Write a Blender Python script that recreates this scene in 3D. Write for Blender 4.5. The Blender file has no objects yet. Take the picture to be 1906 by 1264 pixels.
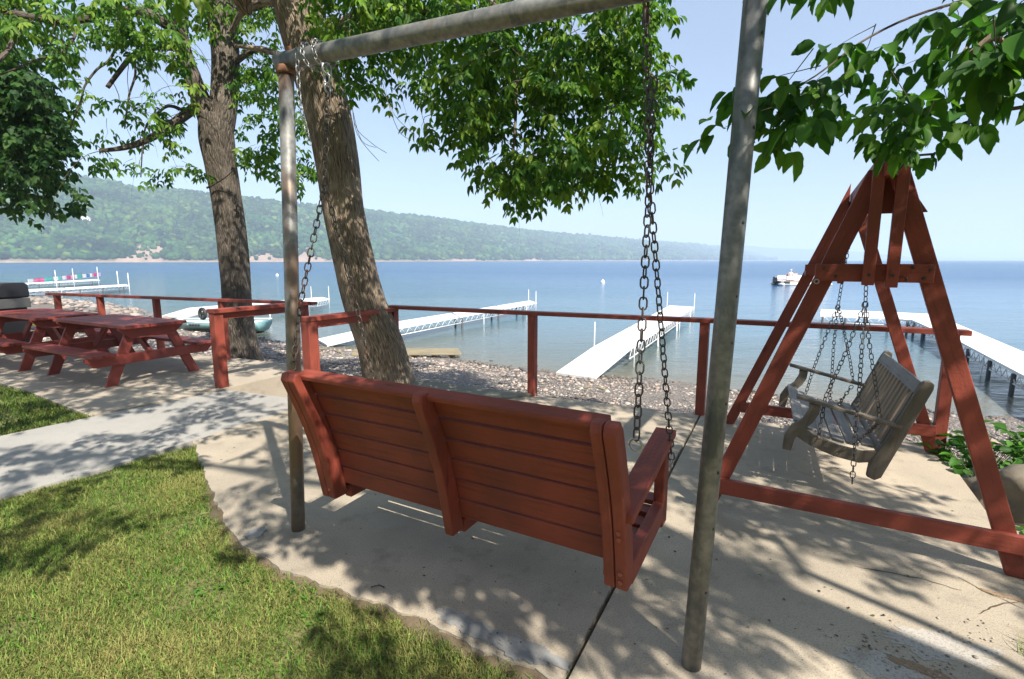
import bpy, math, random
import numpy as np
from mathutils import Vector, Matrix, noise as mnoise
random.seed(7); rng = np.random.default_rng(7)
R = math.radians
sc = bpy.context.scene
COL = sc.collection
# ------------------------------------------------------------------ camera
F = 953.0; CAMH = 1.65; PITCH = math.atan(148 / F)
cd = bpy.data.cameras.new("camera"); cam = bpy.data.objects.new("camera", cd); COL.objects.link(cam)
cd.sensor_width = 36; cd.lens = 36 * F / 1906.0
cam.location = (0, 0, CAMH); cam.rotation_euler = (math.pi / 2 - PITCH, 0, 0)
cd.clip_start = 0.05; cd.clip_end = 30000
sc.camera = cam
# ------------------------------------------------------------------ light
SUN_H = Vector((0.527, -0.85, 0)).normalized()
SUN_EL = R(47.5)
SUN = Vector((SUN_H.x * math.cos(SUN_EL), SUN_H.y * math.cos(SUN_EL), math.sin(SUN_EL)))
w = bpy.data.worlds.new("World"); sc.world = w; w.use_nodes = True
nt = w.node_tree; nt.nodes.clear()
sky = nt.nodes.new("ShaderNodeTexSky"); sky.sky_type = 'NISHITA'; sky.sun_disc = False
sky.sun_elevation = SUN_EL; sky.sun_rotation = math.atan2(SUN.x, SUN.y)
sky.air_density = 1.0; sky.dust_density = 1.2; sky.ozone_density = 2.0
bg = nt.nodes.new("ShaderNodeBackground"); bg.inputs[1].default_value = 0.118
wo = nt.nodes.new("ShaderNodeOutputWorld")
hm_ = nt.nodes.new("ShaderNodeMix"); hm_.data_type = 'RGBA'; hm_.inputs[0].default_value = 0.55   # even summer haze painted into the sky as one flat pale colour
hm_.inputs[7].default_value = (2.45, 2.9, 3.7, 1)
nt.links.new(sky.outputs[0], hm_.inputs[6]); nt.links.new(hm_.outputs[2], bg.inputs[0]); nt.links.new(bg.outputs[0], wo.inputs[0])
sd = bpy.data.lights.new("sun", 'SUN'); sd.energy = 5.0; sd.angle = R(0.55); sd.color = (1.0, 0.93, 0.82)
so = bpy.data.objects.new("sun", sd); COL.objects.link(so)
so.rotation_euler = SUN.to_track_quat('Z', 'Y').to_euler()
sc.cycles.volume_bounces = 1
sc.view_settings.view_transform = 'Standard'; sc.view_settings.look = 'None'
sc.view_settings.gamma = 1.0; sc.view_settings.exposure = 0.97

# ------------------------------------------------------------------ pixel helpers (photo pixels -> places in the world)
_c, _s = math.cos(PITCH), math.sin(PITCH)
def ray(px, py):
    a = (px - 953) / F; b = (632 - py) / F
    return Vector((a, _c + b * _s, -_s + b * _c))
def G(px, py, z=0.0):
    r = ray(px, py); t = (z - CAMH) / r.z
    return Vector((r.x * t, r.y * t, z))
def D(px, py, Y):
    r = ray(px, py); t = Y / r.y
    return Vector((r.x * t, Y, CAMH + r.z * t))
def PJ(p):
    z = p[2] - CAMH; zz = p[1] * _c - z * _s; u = p[1] * _s + z * _c
    if zz < 0.05: return (-9999, -9999)
    return (953 + F * p[0] / zz, 632 - F * u / zz)

# ------------------------------------------------------------------ materials
def mat(name):
    m = bpy.data.materials.new(name); m.use_nodes = True
    n = m.node_tree.nodes; b = n["Principled BSDF"]
    return m, m.node_tree, b
def N(t, kind, **kw):
    n = t.nodes.new(kind)
    for k, v in kw.items():
        if k in n.inputs: n.inputs[k].default_value = v
        else: setattr(n, k, v)
    return n
def ramp(t, stops, interp='LINEAR'):
    n = t.nodes.new("ShaderNodeValToRGB"); cr = n.color_ramp; cr.interpolation = interp
    while len(cr.elements) < len(stops): cr.elements.new(0.5)
    for e, (p, c) in zip(cr.elements, stops):
        e.position = p; e.color = (*c, 1) if len(c) == 3 else c
    return n
def coords(t, kind='Object', scale=(1, 1, 1)):
    tc = t.nodes.new("ShaderNodeTexCoord"); mp = t.nodes.new("ShaderNodeMapping")
    mp.inputs['Scale'].default_value = scale
    t.links.new(tc.outputs[kind], mp.inputs[0]); return mp.outputs[0]
def noise_n(t, vec, scale, detail=5, rough=0.55):
    n = t.nodes.new("ShaderNodeTexNoise"); n.inputs['Scale'].default_value = scale
    n.inputs['Detail'].default_value = detail; n.inputs['Roughness'].default_value = rough
    t.links.new(vec, n.inputs['Vector']); return n.outputs['Fac']
def mixc(t, fac, a, b, mode='MIX'):
    n = t.nodes.new("ShaderNodeMix"); n.data_type = 'RGBA'; n.blend_type = mode
    for s, v in ((0, fac), (6, a), (7, b)):
        if hasattr(v, 'is_linked') or hasattr(v, 'links'): t.links.new(v, n.inputs[s])
        else: n.inputs[s].default_value = v if not isinstance(v, tuple) else ((*v, 1) if len(v) == 3 else v)
    return n.outputs[2]
def bump(t, b, h, strength, dist=0.01):
    n = t.nodes.new("ShaderNodeBump"); n.inputs['Strength'].default_value = strength
    n.inputs['Distance'].default_value = dist
    t.links.new(h, n.inputs['Height']); t.links.new(n.outputs[0], b.inputs['Normal']); return n

def m_paint(name, c1, c2, c3, rough=0.55, grain=0.5):
    m, t, b = mat(name)
    uv = coords(t, 'UV', (3, 45, 1)); ob = coords(t, 'Object', (1, 1, 1))
    g = noise_n(t, uv, 1.0, 6); big = noise_n(t, ob, 3.5, 5); fine = noise_n(t, ob, 60, 3)
    base = mixc(t, ramp_out(t, big, 0.38, 0.66), c1, c2)
    base = mixc(t, ramp_out(t, g, 0.52, 0.78), base, c3)
    k = N(t, "ShaderNodeTexVoronoi"); t.links.new(coords(t, 'UV', (2.3, 9, 1)), k.inputs['Vector']); k.inputs['Scale'].default_value = 1.0
    knot = ramp_out(t, k.outputs['Distance'], 0.10, 0.05)
    base = mixc(t, knot, base, tuple(x * 0.45 for x in c1))
    sc_ = noise_n(t, coords(t, 'UV', (7, 26, 1)), 1.0, 8, .75)
    base = mixc(t, ramp_out(t, sc_, 0.66, 0.72), base, tuple(min(1, x * 1.5 + .05) for x in c1))
    t.links.new(base, b.inputs['Base Color']); b.inputs['Roughness'].default_value = rough
    b.inputs['Specular IOR Level'].default_value = 0.35
    mx = t.nodes.new("ShaderNodeMath"); mx.operation = 'ADD'
    t.links.new(g, mx.inputs[0]); t.links.new(fine, mx.inputs[1])
    bump(t, b, mx.outputs[0], grain, 0.004)
    return m
def ramp_out(t, src, lo, hi):
    n = t.nodes.new("ShaderNodeMapRange"); n.inputs['From Min'].default_value = lo; n.inputs['From Max'].default_value = hi
    n.clamp = True
    t.links.new(src, n.inputs['Value']); return n.outputs[0]

RED = m_paint("red_stain", (0.275, 0.058, 0.037), (0.19, 0.044, 0.029), (0.145, 0.034, 0.024), 0.58)
REDW = m_paint("red_stain_worn", (0.28, 0.055, 0.04), (0.21, 0.048, 0.04), (0.17, 0.055, 0.052), 0.55)
BROWNWOOD = m_paint("brown_weathered_wood", (0.17, 0.145, 0.115), (0.13, 0.11, 0.088), (0.08, 0.068, 0.055), 0.7, 0.8)
GREYWOOD = m_paint("grey_weathered_wood", (0.27, 0.255, 0.235), (0.20, 0.185, 0.165), (0.12, 0.105, 0.09), 0.6, 0.8)
PLANKWOOD = m_paint("driftwood", (0.30, 0.25, 0.16), (0.22, 0.19, 0.13), (0.12, 0.10, 0.07), 0.8, 0.8)

def m_galv(name, rust_amt):
    m, t, b = mat(name)
    ob = coords(t, 'Object', (1, 1, 0.35)); f = coords(t, 'Object', (1, 1, 1))
    n1 = noise_n(t, ob, 9, 7, 0.65); n2 = noise_n(t, f, 30, 5); n3 = noise_n(t, ob, 3.1, 6, 0.6)
    base = mixc(t, ramp_out(t, n2, 0.35, 0.7), (0.15, 0.155, 0.155), (0.27, 0.265, 0.25))
    base = mixc(t, ramp_out(t, n1, 0.52, 0.64), base, (0.09, 0.10, 0.11))
    rs = ramp_out(t, n3, rust_amt, rust_amt + 0.1)
    base = mixc(t, rs, base, (0.25, 0.165, 0.115))
    t.links.new(base, b.inputs['Base Color'])
    b.inputs['Metallic'].default_value = 0.35; b.inputs['Roughness'].default_value = 0.5
    bump(t, b, n1, 0.25, 0.004)
    return m
GALV = m_galv("galvanised_steel", 0.62); GALVR = m_galv("rusty_galvanised_steel", 0.45)
def m_simple(name, col, rough=0.5, metal=0.0, var=0.15, scale=8, bmp=0.1, spec=0.5):
    m, t, b = mat(name); ob = coords(t)
    n = noise_n(t, ob, scale, 5)
    c = mixc(t, n, tuple(x * (1 - var) for x in col), tuple(min(1, x * (1 + var)) for x in col))
    t.links.new(c, b.inputs['Base Color']); b.inputs['Roughness'].default_value = rough; b.inputs['Metallic'].default_value = metal
    b.inputs['Specular IOR Level'].default_value = spec
    if bmp: bump(t, b, noise_n(t, ob, scale * 5, 3), bmp, 0.004)
    return m
def m_chain():
    m, t, b = mat("rusty_chain_steel"); ob = coords(t)
    n = noise_n(t, ob, 6, 4); n2 = noise_n(t, ob, 60, 4)
    c = mixc(t, ramp_out(t, n, 0.5, 0.68), (0.085, 0.078, 0.072), (0.17, 0.075, 0.04))
    c = mixc(t, ramp_out(t, n2, 0.58, 0.75), c, (0.22, 0.19, 0.165))
    t.links.new(c, b.inputs['Base Color']); b.inputs['Metallic'].default_value = 0.5; b.inputs['Roughness'].default_value = 0.55
    return m
CHAIN = m_chain(); CHAINL = m_simple("zinc_chain", (0.32, 0.33, 0.34), 0.4, 0.7, 0.3, 30)
DARKMETAL = m_simple("dark_metal", (0.05, 0.05, 0.055), 0.5, 0.4)
STEEL = m_simple("plain_steel", (0.45, 0.45, 0.46), 0.35, 0.8)
ALU = m_simple("aluminium_truss", (0.62, 0.63, 0.64), 0.5, 0.3)
PILE = m_simple("dark_pile", (0.06, 0.065, 0.075), 0.8)
DECK = m_simple("white_deck", (0.70, 0.70, 0.70), 0.65, 0, 0.16, 2.2)
WHITE = m_simple("white_paint", (0.75, 0.75, 0.75), 0.5)
BLACK = m_simple("black_enamel", (0.015, 0.015, 0.017), 0.3)
BLACKP = m_simple("black_plastic", (0.03, 0.03, 0.032), 0.6)
GREYP = m_simple("grey_panel", (0.10, 0.105, 0.105), 0.45, 0.3)
TEAL = m_simple("teal_hull", (0.20, 0.36, 0.38), 0.35, 0.2)
DARKHULL = m_simple("dark_hull", (0.06, 0.07, 0.06), 0.5)
YELLOW = m_simple("yellow_plastic", (0.65, 0.45, 0.04), 0.4)
SALMON = m_simple("salmon_vinyl", (0.62, 0.24, 0.16), 0.5)
TAN = m_simple("tan_vinyl", (0.6, 0.5, 0.42), 0.5)

def m_concrete(name, ca, cb, stain, speck=0.5):
    m, t, b = mat(name); ob = coords(t)
    big = noise_n(t, ob, 0.9, 6, 0.6); mid = noise_n(t, ob, 5, 6, 0.65); fine = noise_n(t, ob, 130, 3, 0.7)
    v = N(t, "ShaderNodeTexVoronoi"); v.inputs['Scale'].default_value = 170; t.links.new(ob, v.inputs['Vector'])
    c = mixc(t, ramp_out(t, big, 0.35, 0.65), ca, cb)
    c = mixc(t, ramp_out(t, mid, 0.55, 0.8), c, stain)
    f2 = t.nodes.new("ShaderNodeMath"); f2.operation = 'MULTIPLY'; f2.inputs[1].default_value = speck
    t.links.new(ramp_out(t, fine, 0.5, 0.75), f2.inputs[0])
    c = mixc(t, f2.outputs[0], c, tuple(x * 0.5 for x in stain))
    dots = noise_n(t, ob, 38, 2, 0.5)
    c = mixc(t, ramp_out(t, dots, 0.74, 0.77), c, (0.06, 0.05, 0.045))
    t.links.new(c, b.inputs['Base Color']); b.inputs['Roughness'].default_value = 0.9
    b.inputs['Specular IOR Level'].default_value = 0.2
    ad = t.nodes.new("ShaderNodeMath"); ad.operation = 'ADD'
    t.links.new(fine, ad.inputs[0]); t.links.new(mid, ad.inputs[1])
    bump(t, b, ad.outputs[0], 0.45, 0.006)
    return m
CONC = m_concrete("warm_concrete", (0.465, 0.395, 0.305), (0.31, 0.27, 0.215), (0.22, 0.19, 0.15), 0.8)
CONCL = m_concrete("pale_concrete", (0.36, 0.345, 0.32), (0.30, 0.29, 0.27), (0.27, 0.26, 0.245), 0.4)
CONCP = m_concrete("terrace_concrete", (0.42, 0.365, 0.29), (0.35, 0.30, 0.24), (0.26, 0.22, 0.17))
CONCD = m_concrete("dark_concrete", (0.22, 0.215, 0.17), (0.18, 0.175, 0.145), (0.13, 0.125, 0.10))  # darker concrete tone for the slab by the leaning tree
CONCG = m_concrete("grey_mortar", (0.30, 0.30, 0.295), (0.22, 0.22, 0.215), (0.42, 0.40, 0.37), 0.6)
SOIL = m_concrete("dark_soil", (0.085, 0.06, 0.04), (0.12, 0.09, 0.06), (0.05, 0.035, 0.025), 0.6)
VERGE = m_concrete("earth", (0.11, 0.085, 0.055), (0.17, 0.13, 0.085), (0.06, 0.05, 0.03), 0.8)
DIRT = m_concrete("brown_dirt", (0.24, 0.16, 0.10), (0.33, 0.25, 0.17), (0.16, 0.10, 0.06), 0.8)

def m_col(name, rough=0.8, transl=0.0, bmp=0, bscale=40, spec=0.3, veins=False, tcol=(1.0, 1.25, 0.45)):
    m, t, b = mat(name)
    a = t.nodes.new("ShaderNodeVertexColor"); a.layer_name = "Col"
    c = a.outputs[0]
    if bmp:
        ob = coords(t); n = noise_n(t, ob, bscale, 5, 0.6)
        c = mixc(t, 1.0, c, mixc(t, n, (0.62, 0.62, 0.62), (1.3, 1.3, 1.3)), 'MULTIPLY'); bump(t, b, n, bmp, 0.01)
    t.links.new(c, b.inputs['Base Color']); b.inputs['Roughness'].default_value = rough; b.inputs['Specular IOR Level'].default_value = spec
    if transl:
        tr = t.nodes.new("ShaderNodeBsdfTranslucent"); ms = t.nodes.new("ShaderNodeMixShader"); ms.inputs[0].default_value = transl
        cc = mixc(t, 1.0, c, tcol, 'MULTIPLY')
        t.links.new(cc, tr.inputs[0]); out = [n for n in t.nodes if n.type == 'OUTPUT_MATERIAL'][0]
        t.links.new(b.outputs[0], ms.inputs[1]); t.links.new(tr.outputs[0], ms.inputs[2]); t.links.new(ms.outputs[0], out.inputs[0])
    return m
LEAF = m_col("leaf", 0.5, 0.46, spec=0.22)
GRASS = m_col("grass_blades", 0.65, 0.3, spec=0.2, tcol=(1.1, 1.15, 0.5))
PEB = m_col("pebbles", 0.75, 0, 0.3, 30)
FOREST = m_col("forest", 0.95, 0, 0, spec=0.05)

def m_bark(name, c1, c2, c3):
    m, t, b = mat(name)
    uv = coords(t, 'UV', (7, 34, 1)); ob = coords(t)
    wv = noise_n(t, uv, 1.0, 6, 0.6); uv2 = coords(t, 'UV', (16, 80, 1)); w2 = noise_n(t, uv2, 1.0, 4, 0.6); big = noise_n(t, ob, 3, 4)
    v = N(t, "ShaderNodeTexVoronoi"); v.feature = 'DISTANCE_TO_EDGE'; v.inputs['Scale'].default_value = 1.0
    dv = t.nodes.new("ShaderNodeMapping"); dv.inputs['Scale'].default_value = (5.5, 26, 1)
    tc = t.nodes.new("ShaderNodeTexCoord")
    nz = t.nodes.new("ShaderNodeTexNoise"); nz.inputs['Scale'].default_value = 6
    t.links.new(tc.outputs['UV'], nz.inputs['Vector'])
    av = t.nodes.new("ShaderNodeVectorMath"); av.operation = 'MULTIPLY_ADD'
    av.inputs[1].default_value = (0.08, 0.08, 0); t.links.new(nz.outputs['Color'], av.inputs[0]); t.links.new(tc.outputs['UV'], av.inputs[2])
    t.links.new(av.outputs[0], dv.inputs[0]); t.links.new(dv.outputs[0], v.inputs['Vector'])
    ridge = ramp_out(t, v.outputs['Distance'], 0.0, 0.28)
    c = mixc(t, ridge, c3, c1); c = mixc(t, ramp_out(t, wv, 0.4, 0.7), c, c2)
    c = mixc(t, ramp_out(t, big, 0.5, 0.75), c, tuple(x * 1.25 for x in c2))
    t.links.new(c, b.inputs['Base Color']); b.inputs['Roughness'].default_value = 0.95; b.inputs['Specular IOR Level'].default_value = 0.1
    h = t.nodes.new("ShaderNodeMath"); h.operation = 'MULTIPLY_ADD'; h.inputs[1].default_value = 1.4
    t.links.new(ridge, h.inputs[0]); t.links.new(w2, h.inputs[2])
    bump(t, b, h.outputs[0], 0.8, 0.018)
    return m
BARK = m_bark("bark", (0.25, 0.195, 0.145), (0.34, 0.275, 0.205), (0.065, 0.05, 0.038))
BARKD = m_bark("dark_bark", (0.13, 0.11, 0.09), (0.17, 0.145, 0.12), (0.045, 0.036, 0.03))

# ------------------------------------------------------------------ mesh builder
class MB:
    def __init__(s): s.v = []; s.f = []; s.uv = []; s.smooth = []; s.col = None
    def add(s, vs, fs, uvs=None, smooth=False):
        o = len(s.v); s.v += [tuple(v) for v in vs]
        for i, f in enumerate(fs):
            s.f.append([o + k for k in f]); s.smooth.append(smooth)
            s.uv.append(uvs[i] if uvs else [(0, 0)] * len(f))
        return s
    def beam(s, p0, p1, w, h, up=(0, 0, 1), bev=0.0, cut0=None, cut1=None):
        p0 = Vector(p0); p1 = Vector(p1); d = (p1 - p0); L = d.length; d.normalize()
        up = Vector(up); x = d.cross(up)
        if x.length < 1e-4: x = d.cross(Vector((1, 0, 0)))
        x.normalize(); u = x.cross(d)
        vs = []
        for p in (p0, p1):
            for a, b in ((-1, -1), (1, -1), (1, 1), (-1, 1)):
                q = p + x * (a * w / 2) + u * (b * h / 2)
                vs.append(q)
        if cut0 is not None:
            for i in range(4): vs[i] = _toplane(vs[i], d, cut0)
        if cut1 is not None:
            for i in range(4, 8): vs[i] = _toplane(vs[i], d, cut1)
        r = random.uniform(0, 50)
        fs = [(0, 3, 2, 1), (4, 5, 6, 7)]; uv = [[(r, 0), (r, h), (r + w, h), (r + w, 0)]] * 2
        for i in range(4):
            j = (i + 1) % 4; fs.append((i, j, 4 + j, 4 + i)); ww = w if i % 2 == 0 else h
            uv.append([(r, i * .3), (r, i * .3 + ww), (r + L, i * .3 + ww), (r + L, i * .3)])
        return s.add(vs, fs, uv)
    def box(s, lo, hi):
        cx = [(lo[i] + hi[i]) / 2 for i in range(3)]; dz = [hi[i] - lo[i] for i in range(3)]
        k = max(range(3), key=lambda i: dz[i])
        if k == 0: return s.beam((lo[0], cx[1], cx[2]), (hi[0], cx[1], cx[2]), dz[1], dz[2])
        if k == 1: return s.beam((cx[0], lo[1], cx[2]), (cx[0], hi[1], cx[2]), dz[0], dz[2])
        return s.beam((cx[0], cx[1], lo[2]), (cx[0], cx[1], hi[2]), dz[0], dz[1], up=(0, 1, 0))
    def prism(s, poly, z0, z1, slope=0.0):
        n = len(poly); c = Vector((sum(p[0] for p in poly) / n, sum(p[1] for p in poly) / n))
        vs = [(p[0], p[1], z1) for p in poly] + [(p[0] + (p[0] - c.x) * slope, p[1] + (p[1] - c.y) * slope, z0) for p in poly]
        fs = [list(range(n))] + [(i, n + i, n + (i + 1) % n, (i + 1) % n) for i in range(n)]
        return s.add(vs, fs)
    def ext(s, poly, a, b, frame):   # poly in (p,q) of frame axes 0,1 ; extruded a..b along axis 2
        n = len(poly); P, X, Y, Z = frame
        vs = [P + X * p + Y * q + Z * a for p, q in poly] + [P + X * p + Y * q + Z * b for p, q in poly]
        r = random.uniform(0, 9)
        fs = [list(range(n))[::-1], list(range(n, 2 * n))] + [(i, (i + 1) % n, n + (i + 1) % n, n + i) for i in range(n)]
        uv = [[(r + poly[i][1], poly[i][0]) for i in f] for f in fs[:1]] + [[(r + poly[i - n][1], poly[i - n][0]) for i in fs[1]]] + [[(r, 0), (r + .1, 0), (r + .1, b - a), (r, b - a)]] * n
        return s.add(vs, fs, uv)
    def tube(s, pts, rad, sides=8, cap=True, smooth=True, disp=None):
        pts = [Vector(p) for p in pts]; n = len(pts)
        if not hasattr(rad, '__len__'): rad = [rad] * n
        tg = [(pts[min(i + 1, n - 1)] - pts[max(i - 1, 0)]).normalized() for i in range(n)]
        a = Vector((1, 0, 0)) if abs(tg[0].x) < 0.9 else Vector((0, 1, 0))
        u = (a - tg[0] * a.dot(tg[0])).normalized(); vs = []; L = 0; Ls = []
        for i in range(n):
            if i: L += (pts[i] - pts[i - 1]).length
            Ls.append(L)
            u = (u - tg[i] * u.dot(tg[i])).normalized(); v = tg[i].cross(u)
            for k in range(sides):
                an = 2 * math.pi * k / sides; rr = rad[i]
                if disp: rr *= disp(L, an)
                vs.append(pts[i] + (u * math.cos(an) + v * math.sin(an)) * rr)
        fs = []; uv = []
        circ = 2 * math.pi * rad[0]
        for i in range(n - 1):
            for k in range(sides):
                k2 = (k + 1) % sides
                fs.append((i * sides + k, i * sides + k2, (i + 1) * sides + k2, (i + 1) * sides + k))
                c0 = circ * k / sides; c1 = circ * (k + 1) / sides
                uv.append([(Ls[i], c0), (Ls[i], c1), (Ls[i + 1], c1), (Ls[i + 1], c0)])
        if cap:
            fs.append(list(range(sides))[::-1]); uv.append([(0, 0)] * sides)
            fs.append([(n - 1) * sides + k for k in range(sides)]); uv.append([(0, 0)] * sides)
        return s.add(vs, fs, uv, smooth)
    def lathe(s, prof, axis_p, axis_d, sides=16):
        d = Vector(axis_d).normalized(); a = Vector((1, 0, 0)) if abs(d.x) < .9 else Vector((0, 1, 0))
        u = (a - d * a.dot(d)).normalized(); v = d.cross(u); P = Vector(axis_p); vs = []
        for r, h in prof:
            for k in range(sides):
                an = 2 * math.pi * k / sides; vs.append(P + d * h + (u * math.cos(an) + v * math.sin(an)) * r)
        n = len(prof); fs = []
        for i in range(n - 1):
            for k in range(sides):
                k2 = (k + 1) % sides; fs.append((i * sides + k, i * sides + k2, (i + 1) * sides + k2, (i + 1) * sides + k))
        fs.append(list(range(sides))[::-1]); fs.append([(n - 1) * sides + k for k in range(sides)])
        return s.add(vs, fs, None, True)
    def torus(s, c, nrm, R_, r_, sx=14, sy=6):
        nrm = Vector(nrm).normalized(); a = Vector((1, 0, 0)) if abs(nrm.x) < .9 else Vector((0, 1, 0))
        u = (a - nrm * a.dot(nrm)).normalized(); v = nrm.cross(u); c = Vector(c); vs = []; fs = []
        for i in range(sx):
            t = 2 * math.pi * i / sx; d = u * math.cos(t) + v * math.sin(t)
            for j in range(sy):
                q = 2 * math.pi * j / sy; vs.append(c + d * (R_ + r_ * math.cos(q)) + nrm * (r_ * math.sin(q)))
        for i in range(sx):
            for j in range(sy):
                i2 = (i + 1) % sx; j2 = (j + 1) % sy; fs.append((i * sy + j, i2 * sy + j, i2 * sy + j2, i * sy + j2))
        return s.add(vs, fs, None, True)
    def link(s, c, d, side, L, W, r):
        d = Vector(d).normalized(); side = Vector(side); side = (side - d * side.dot(d)).normalized(); nn = d.cross(side)
        ctr = []; h = (L - W) / 2; rr = W / 2
        for k in range(5):
            t = math.pi * k / 4; ctr.append((h + rr * math.sin(t), rr * math.cos(t)))
        for k in range(5):
            t = math.pi * k / 4; ctr.append((-h - rr * math.sin(t), -rr * math.cos(t)))
        n = len(ctr); vs = []; fs = []; sy = 5
        for i in range(n):
            a = ctr[i]; b = ctr[(i + 1) % n]; z = ctr[i - 1]
            tx, ty = b[0] - z[0], b[1] - z[1]; l = math.hypot(tx, ty); ox, oy = ty / l, -tx / l
            if ox * a[0] + oy * a[1] < 0: ox, oy = -ox, -oy
            for j in range(sy):
                q = 2 * math.pi * j / sy
                vs.append(Vector(c) + d * (a[0] + ox * r * math.cos(q)) + side * (a[1] + oy * r * math.cos(q)) + nn * (r * math.sin(q)))
        for i in range(n):
            for j in range(sy):
                i2 = (i + 1) % n; j2 = (j + 1) % sy; fs.append((i * sy + j, i2 * sy + j, i2 * sy + j2, i * sy + j2))
        return s.add(vs, fs, None, True)
    def chain(s, pts, L=0.056, W=0.034, r=0.0042, twist=0.0):
        pts = [Vector(p) for p in pts]; step = L - 2.6 * r
        seg = [(pts[i + 1] - pts[i]).length for i in range(len(pts) - 1)]; tot = sum(seg); n = max(2, int(tot / step)); k = 0
        for i in range(n):
            t = (i + .5) * tot / n; j = 0
            while j < len(seg) - 1 and t > seg[j]: t -= seg[j]; j += 1
            d = (pts[j + 1] - pts[j]); c = pts[j] + d * min(1, t / max(seg[j], 1e-6)); d.normalize()
            a = twist * i + (math.pi / 2 if i % 2 else 0) + 0.5 + random.uniform(-.15, .15)
            base = Vector((1, 0, 0)) if abs(d.x) < .8 else Vector((0, 1, 0))
            u = (base - d * base.dot(d)).normalized(); v = d.cross(u)
            s.link(c, d, u * math.cos(a) + v * math.sin(a), L, W, r)
        return s
    def build(s, name, material, parent=None, bevel=0, solid=0):
        me = bpy.data.meshes.new(name); me.from_pydata(s.v, [], s.f)
        ul = me.uv_layers.new(name="UVMap"); flat = [c for f in s.uv for q in f for c in q]
        ul.data.foreach_set("uv", flat)
        me.polygons.foreach_set("use_smooth", s.smooth); me.materials.append(material); me.update()
        o = bpy.data.objects.new(name, me); COL.objects.link(o)
        if bevel:
            b = o.modifiers.new("bevel", 'BEVEL'); b.width = bevel; b.segments = 2; b.limit_method = 'ANGLE'; b.angle_limit = R(40)
        if parent: o.parent = parent
        return o
def _toplane(q, d, pl):
    P, n = Vector(pl[0]), Vector(pl[1]); t = (P - q).dot(n) / d.dot(n); return q + d * t
def reparent(root):    # geometry is written in world space: keep parts in place under a moved empty
    for ch in [o for o in bpy.data.objects if o.parent == root]:
        ch.matrix_parent_inverse = Matrix.Translation(root.location).inverted()
def tag(o, label, cat, group=None, kind=None):
    if label: o["label"] = label
    if cat: o["category"] = cat
    if group: o["group"] = group
    if kind: o["kind"] = kind
    return o
def thing(name, label, cat, loc=(0, 0, 0), rz=0, group=None):
    o = bpy.data.objects.new(name, None); COL.objects.link(o); o.location = loc; o.rotation_euler = (0, 0, rz)
    o.empty_display_size = 0.1
    return tag(o, label, cat, group)
def struct(name, mb, m, label=None):
    o = mb.build(name, m); o["kind"] = "structure"
    if label: o["label"] = label
    return o
def copy_tree(o, parent=None):
    c = o.copy(); COL.objects.link(c); c.parent = parent
    for ch in [x for x in bpy.data.objects if x.parent == o]: copy_tree(ch, c)
    return c
def raw_mesh(name, V, Fc, C, m, parent=None, smooth=False):
    """V (n,3), Fc (m,k), C (n,3) numpy"""
    me = bpy.data.meshes.new(name); n = len(V); k = Fc.shape[1]; mm = len(Fc)
    me.vertices.add(n); me.vertices.foreach_set("co", V.astype(np.float32).ravel())
    me.loops.add(mm * k); me.loops.foreach_set("vertex_index", Fc.astype(np.int32).ravel())
    me.polygons.add(mm); me.polygons.foreach_set("loop_start", np.arange(0, mm * k, k, dtype=np.int32))
    me.polygons.foreach_set("loop_total", np.full(mm, k, dtype=np.int32))
    if smooth: me.polygons.foreach_set("use_smooth", np.ones(mm, dtype=bool))
    me.update(calc_edges=True)
    a = me.color_attributes.new("Col", 'FLOAT_COLOR', 'POINT')
    a.data.foreach_set("color", np.hstack([C, np.ones((n, 1))]).astype(np.float32).ravel())
    me.materials.append(m); o = bpy.data.objects.new(name, me); COL.objects.link(o)
    if parent: o.parent = parent
    return o
YAW = -0.509
AX = Vector((math.cos(YAW), math.sin(YAW), 0)); AY = Vector((-math.sin(YAW), math.cos(YAW), 0)); AZ = Vector((0, 0, 1))
def interp(x, xs, ys): return float(np.interp(x, xs, ys))

# ================================================================== SETTING
WZ = -0.6
# ---- slabs
def jag(poly, edges, amp, step=0.07, seed=1):
    rnd = random.Random(seed); out = []
    n = len(poly)
    for i in range(n):
        a = Vector(poly[i]); b = Vector(poly[(i + 1) % n]); out.append((a.x, a.y))
        if i in edges:
            L = (b - a).length; k = int(L / step); nn = Vector((b.y - a.y, a.x - b.x)).normalized()
            for j in range(1, k):
                q = a.lerp(b, j / k); off = mnoise.noise(Vector((q.x * 6, q.y * 6, seed))) * amp * 1.1 + mnoise.noise(Vector((q.x * 21, q.y * 21, seed))) * amp * .5 + rnd.uniform(-.1, .1) * amp
                q += nn * off; out.append((q.x, q.y))
    return out
front = [(-2.95, 4.54), (-2.45, 3.86), (-2.12, 3.44), (-1.86, 3.08), (-1.6, 2.80), (-1.19, 2.52), (-0.85, 2.36), (-0.38, 2.13), (-0.12, 1.95), (0.17, 1.80)]
slabL = front + [(0.10, 1.55), (0.195, 1.80), (0.52, 2.42), (1.28, 3.92), (2.02, 5.34), (1.11, 5.76), (0.28, 6.10), (-0.80, 5.62), (-1.2, 6.0), (-1.9, 6.45), (-2.28, 5.84), (-2.51, 5.47)]
mb = MB().prism(jag(slabL, range(0, 10), 0.03, 0.03), -0.14, 0.0, 0.006)
o = struct("terrace_slab", mb, CONC, "warm grey concrete terrace slab under the red hanging bench, crumbling towards the lawn")
slabR = [(0.215, 1.79), (0.15, 1.45), (3.4, 1.25), (3.55, 1.9), (3.35, 2.6), (3.12, 3.13), (3.5, 3.81), (3.72, 4.46), (2.74, 5.0), (2.04, 5.33), (1.30, 3.905), (0.54, 2.405)]
mb = MB().prism(jag(slabR, (2, 3, 4), 0.03, 0.08), -0.5, 0.0)
struct("terrace_slab", mb, CONC, "warm grey concrete terrace slab under the red A-frame")
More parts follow.
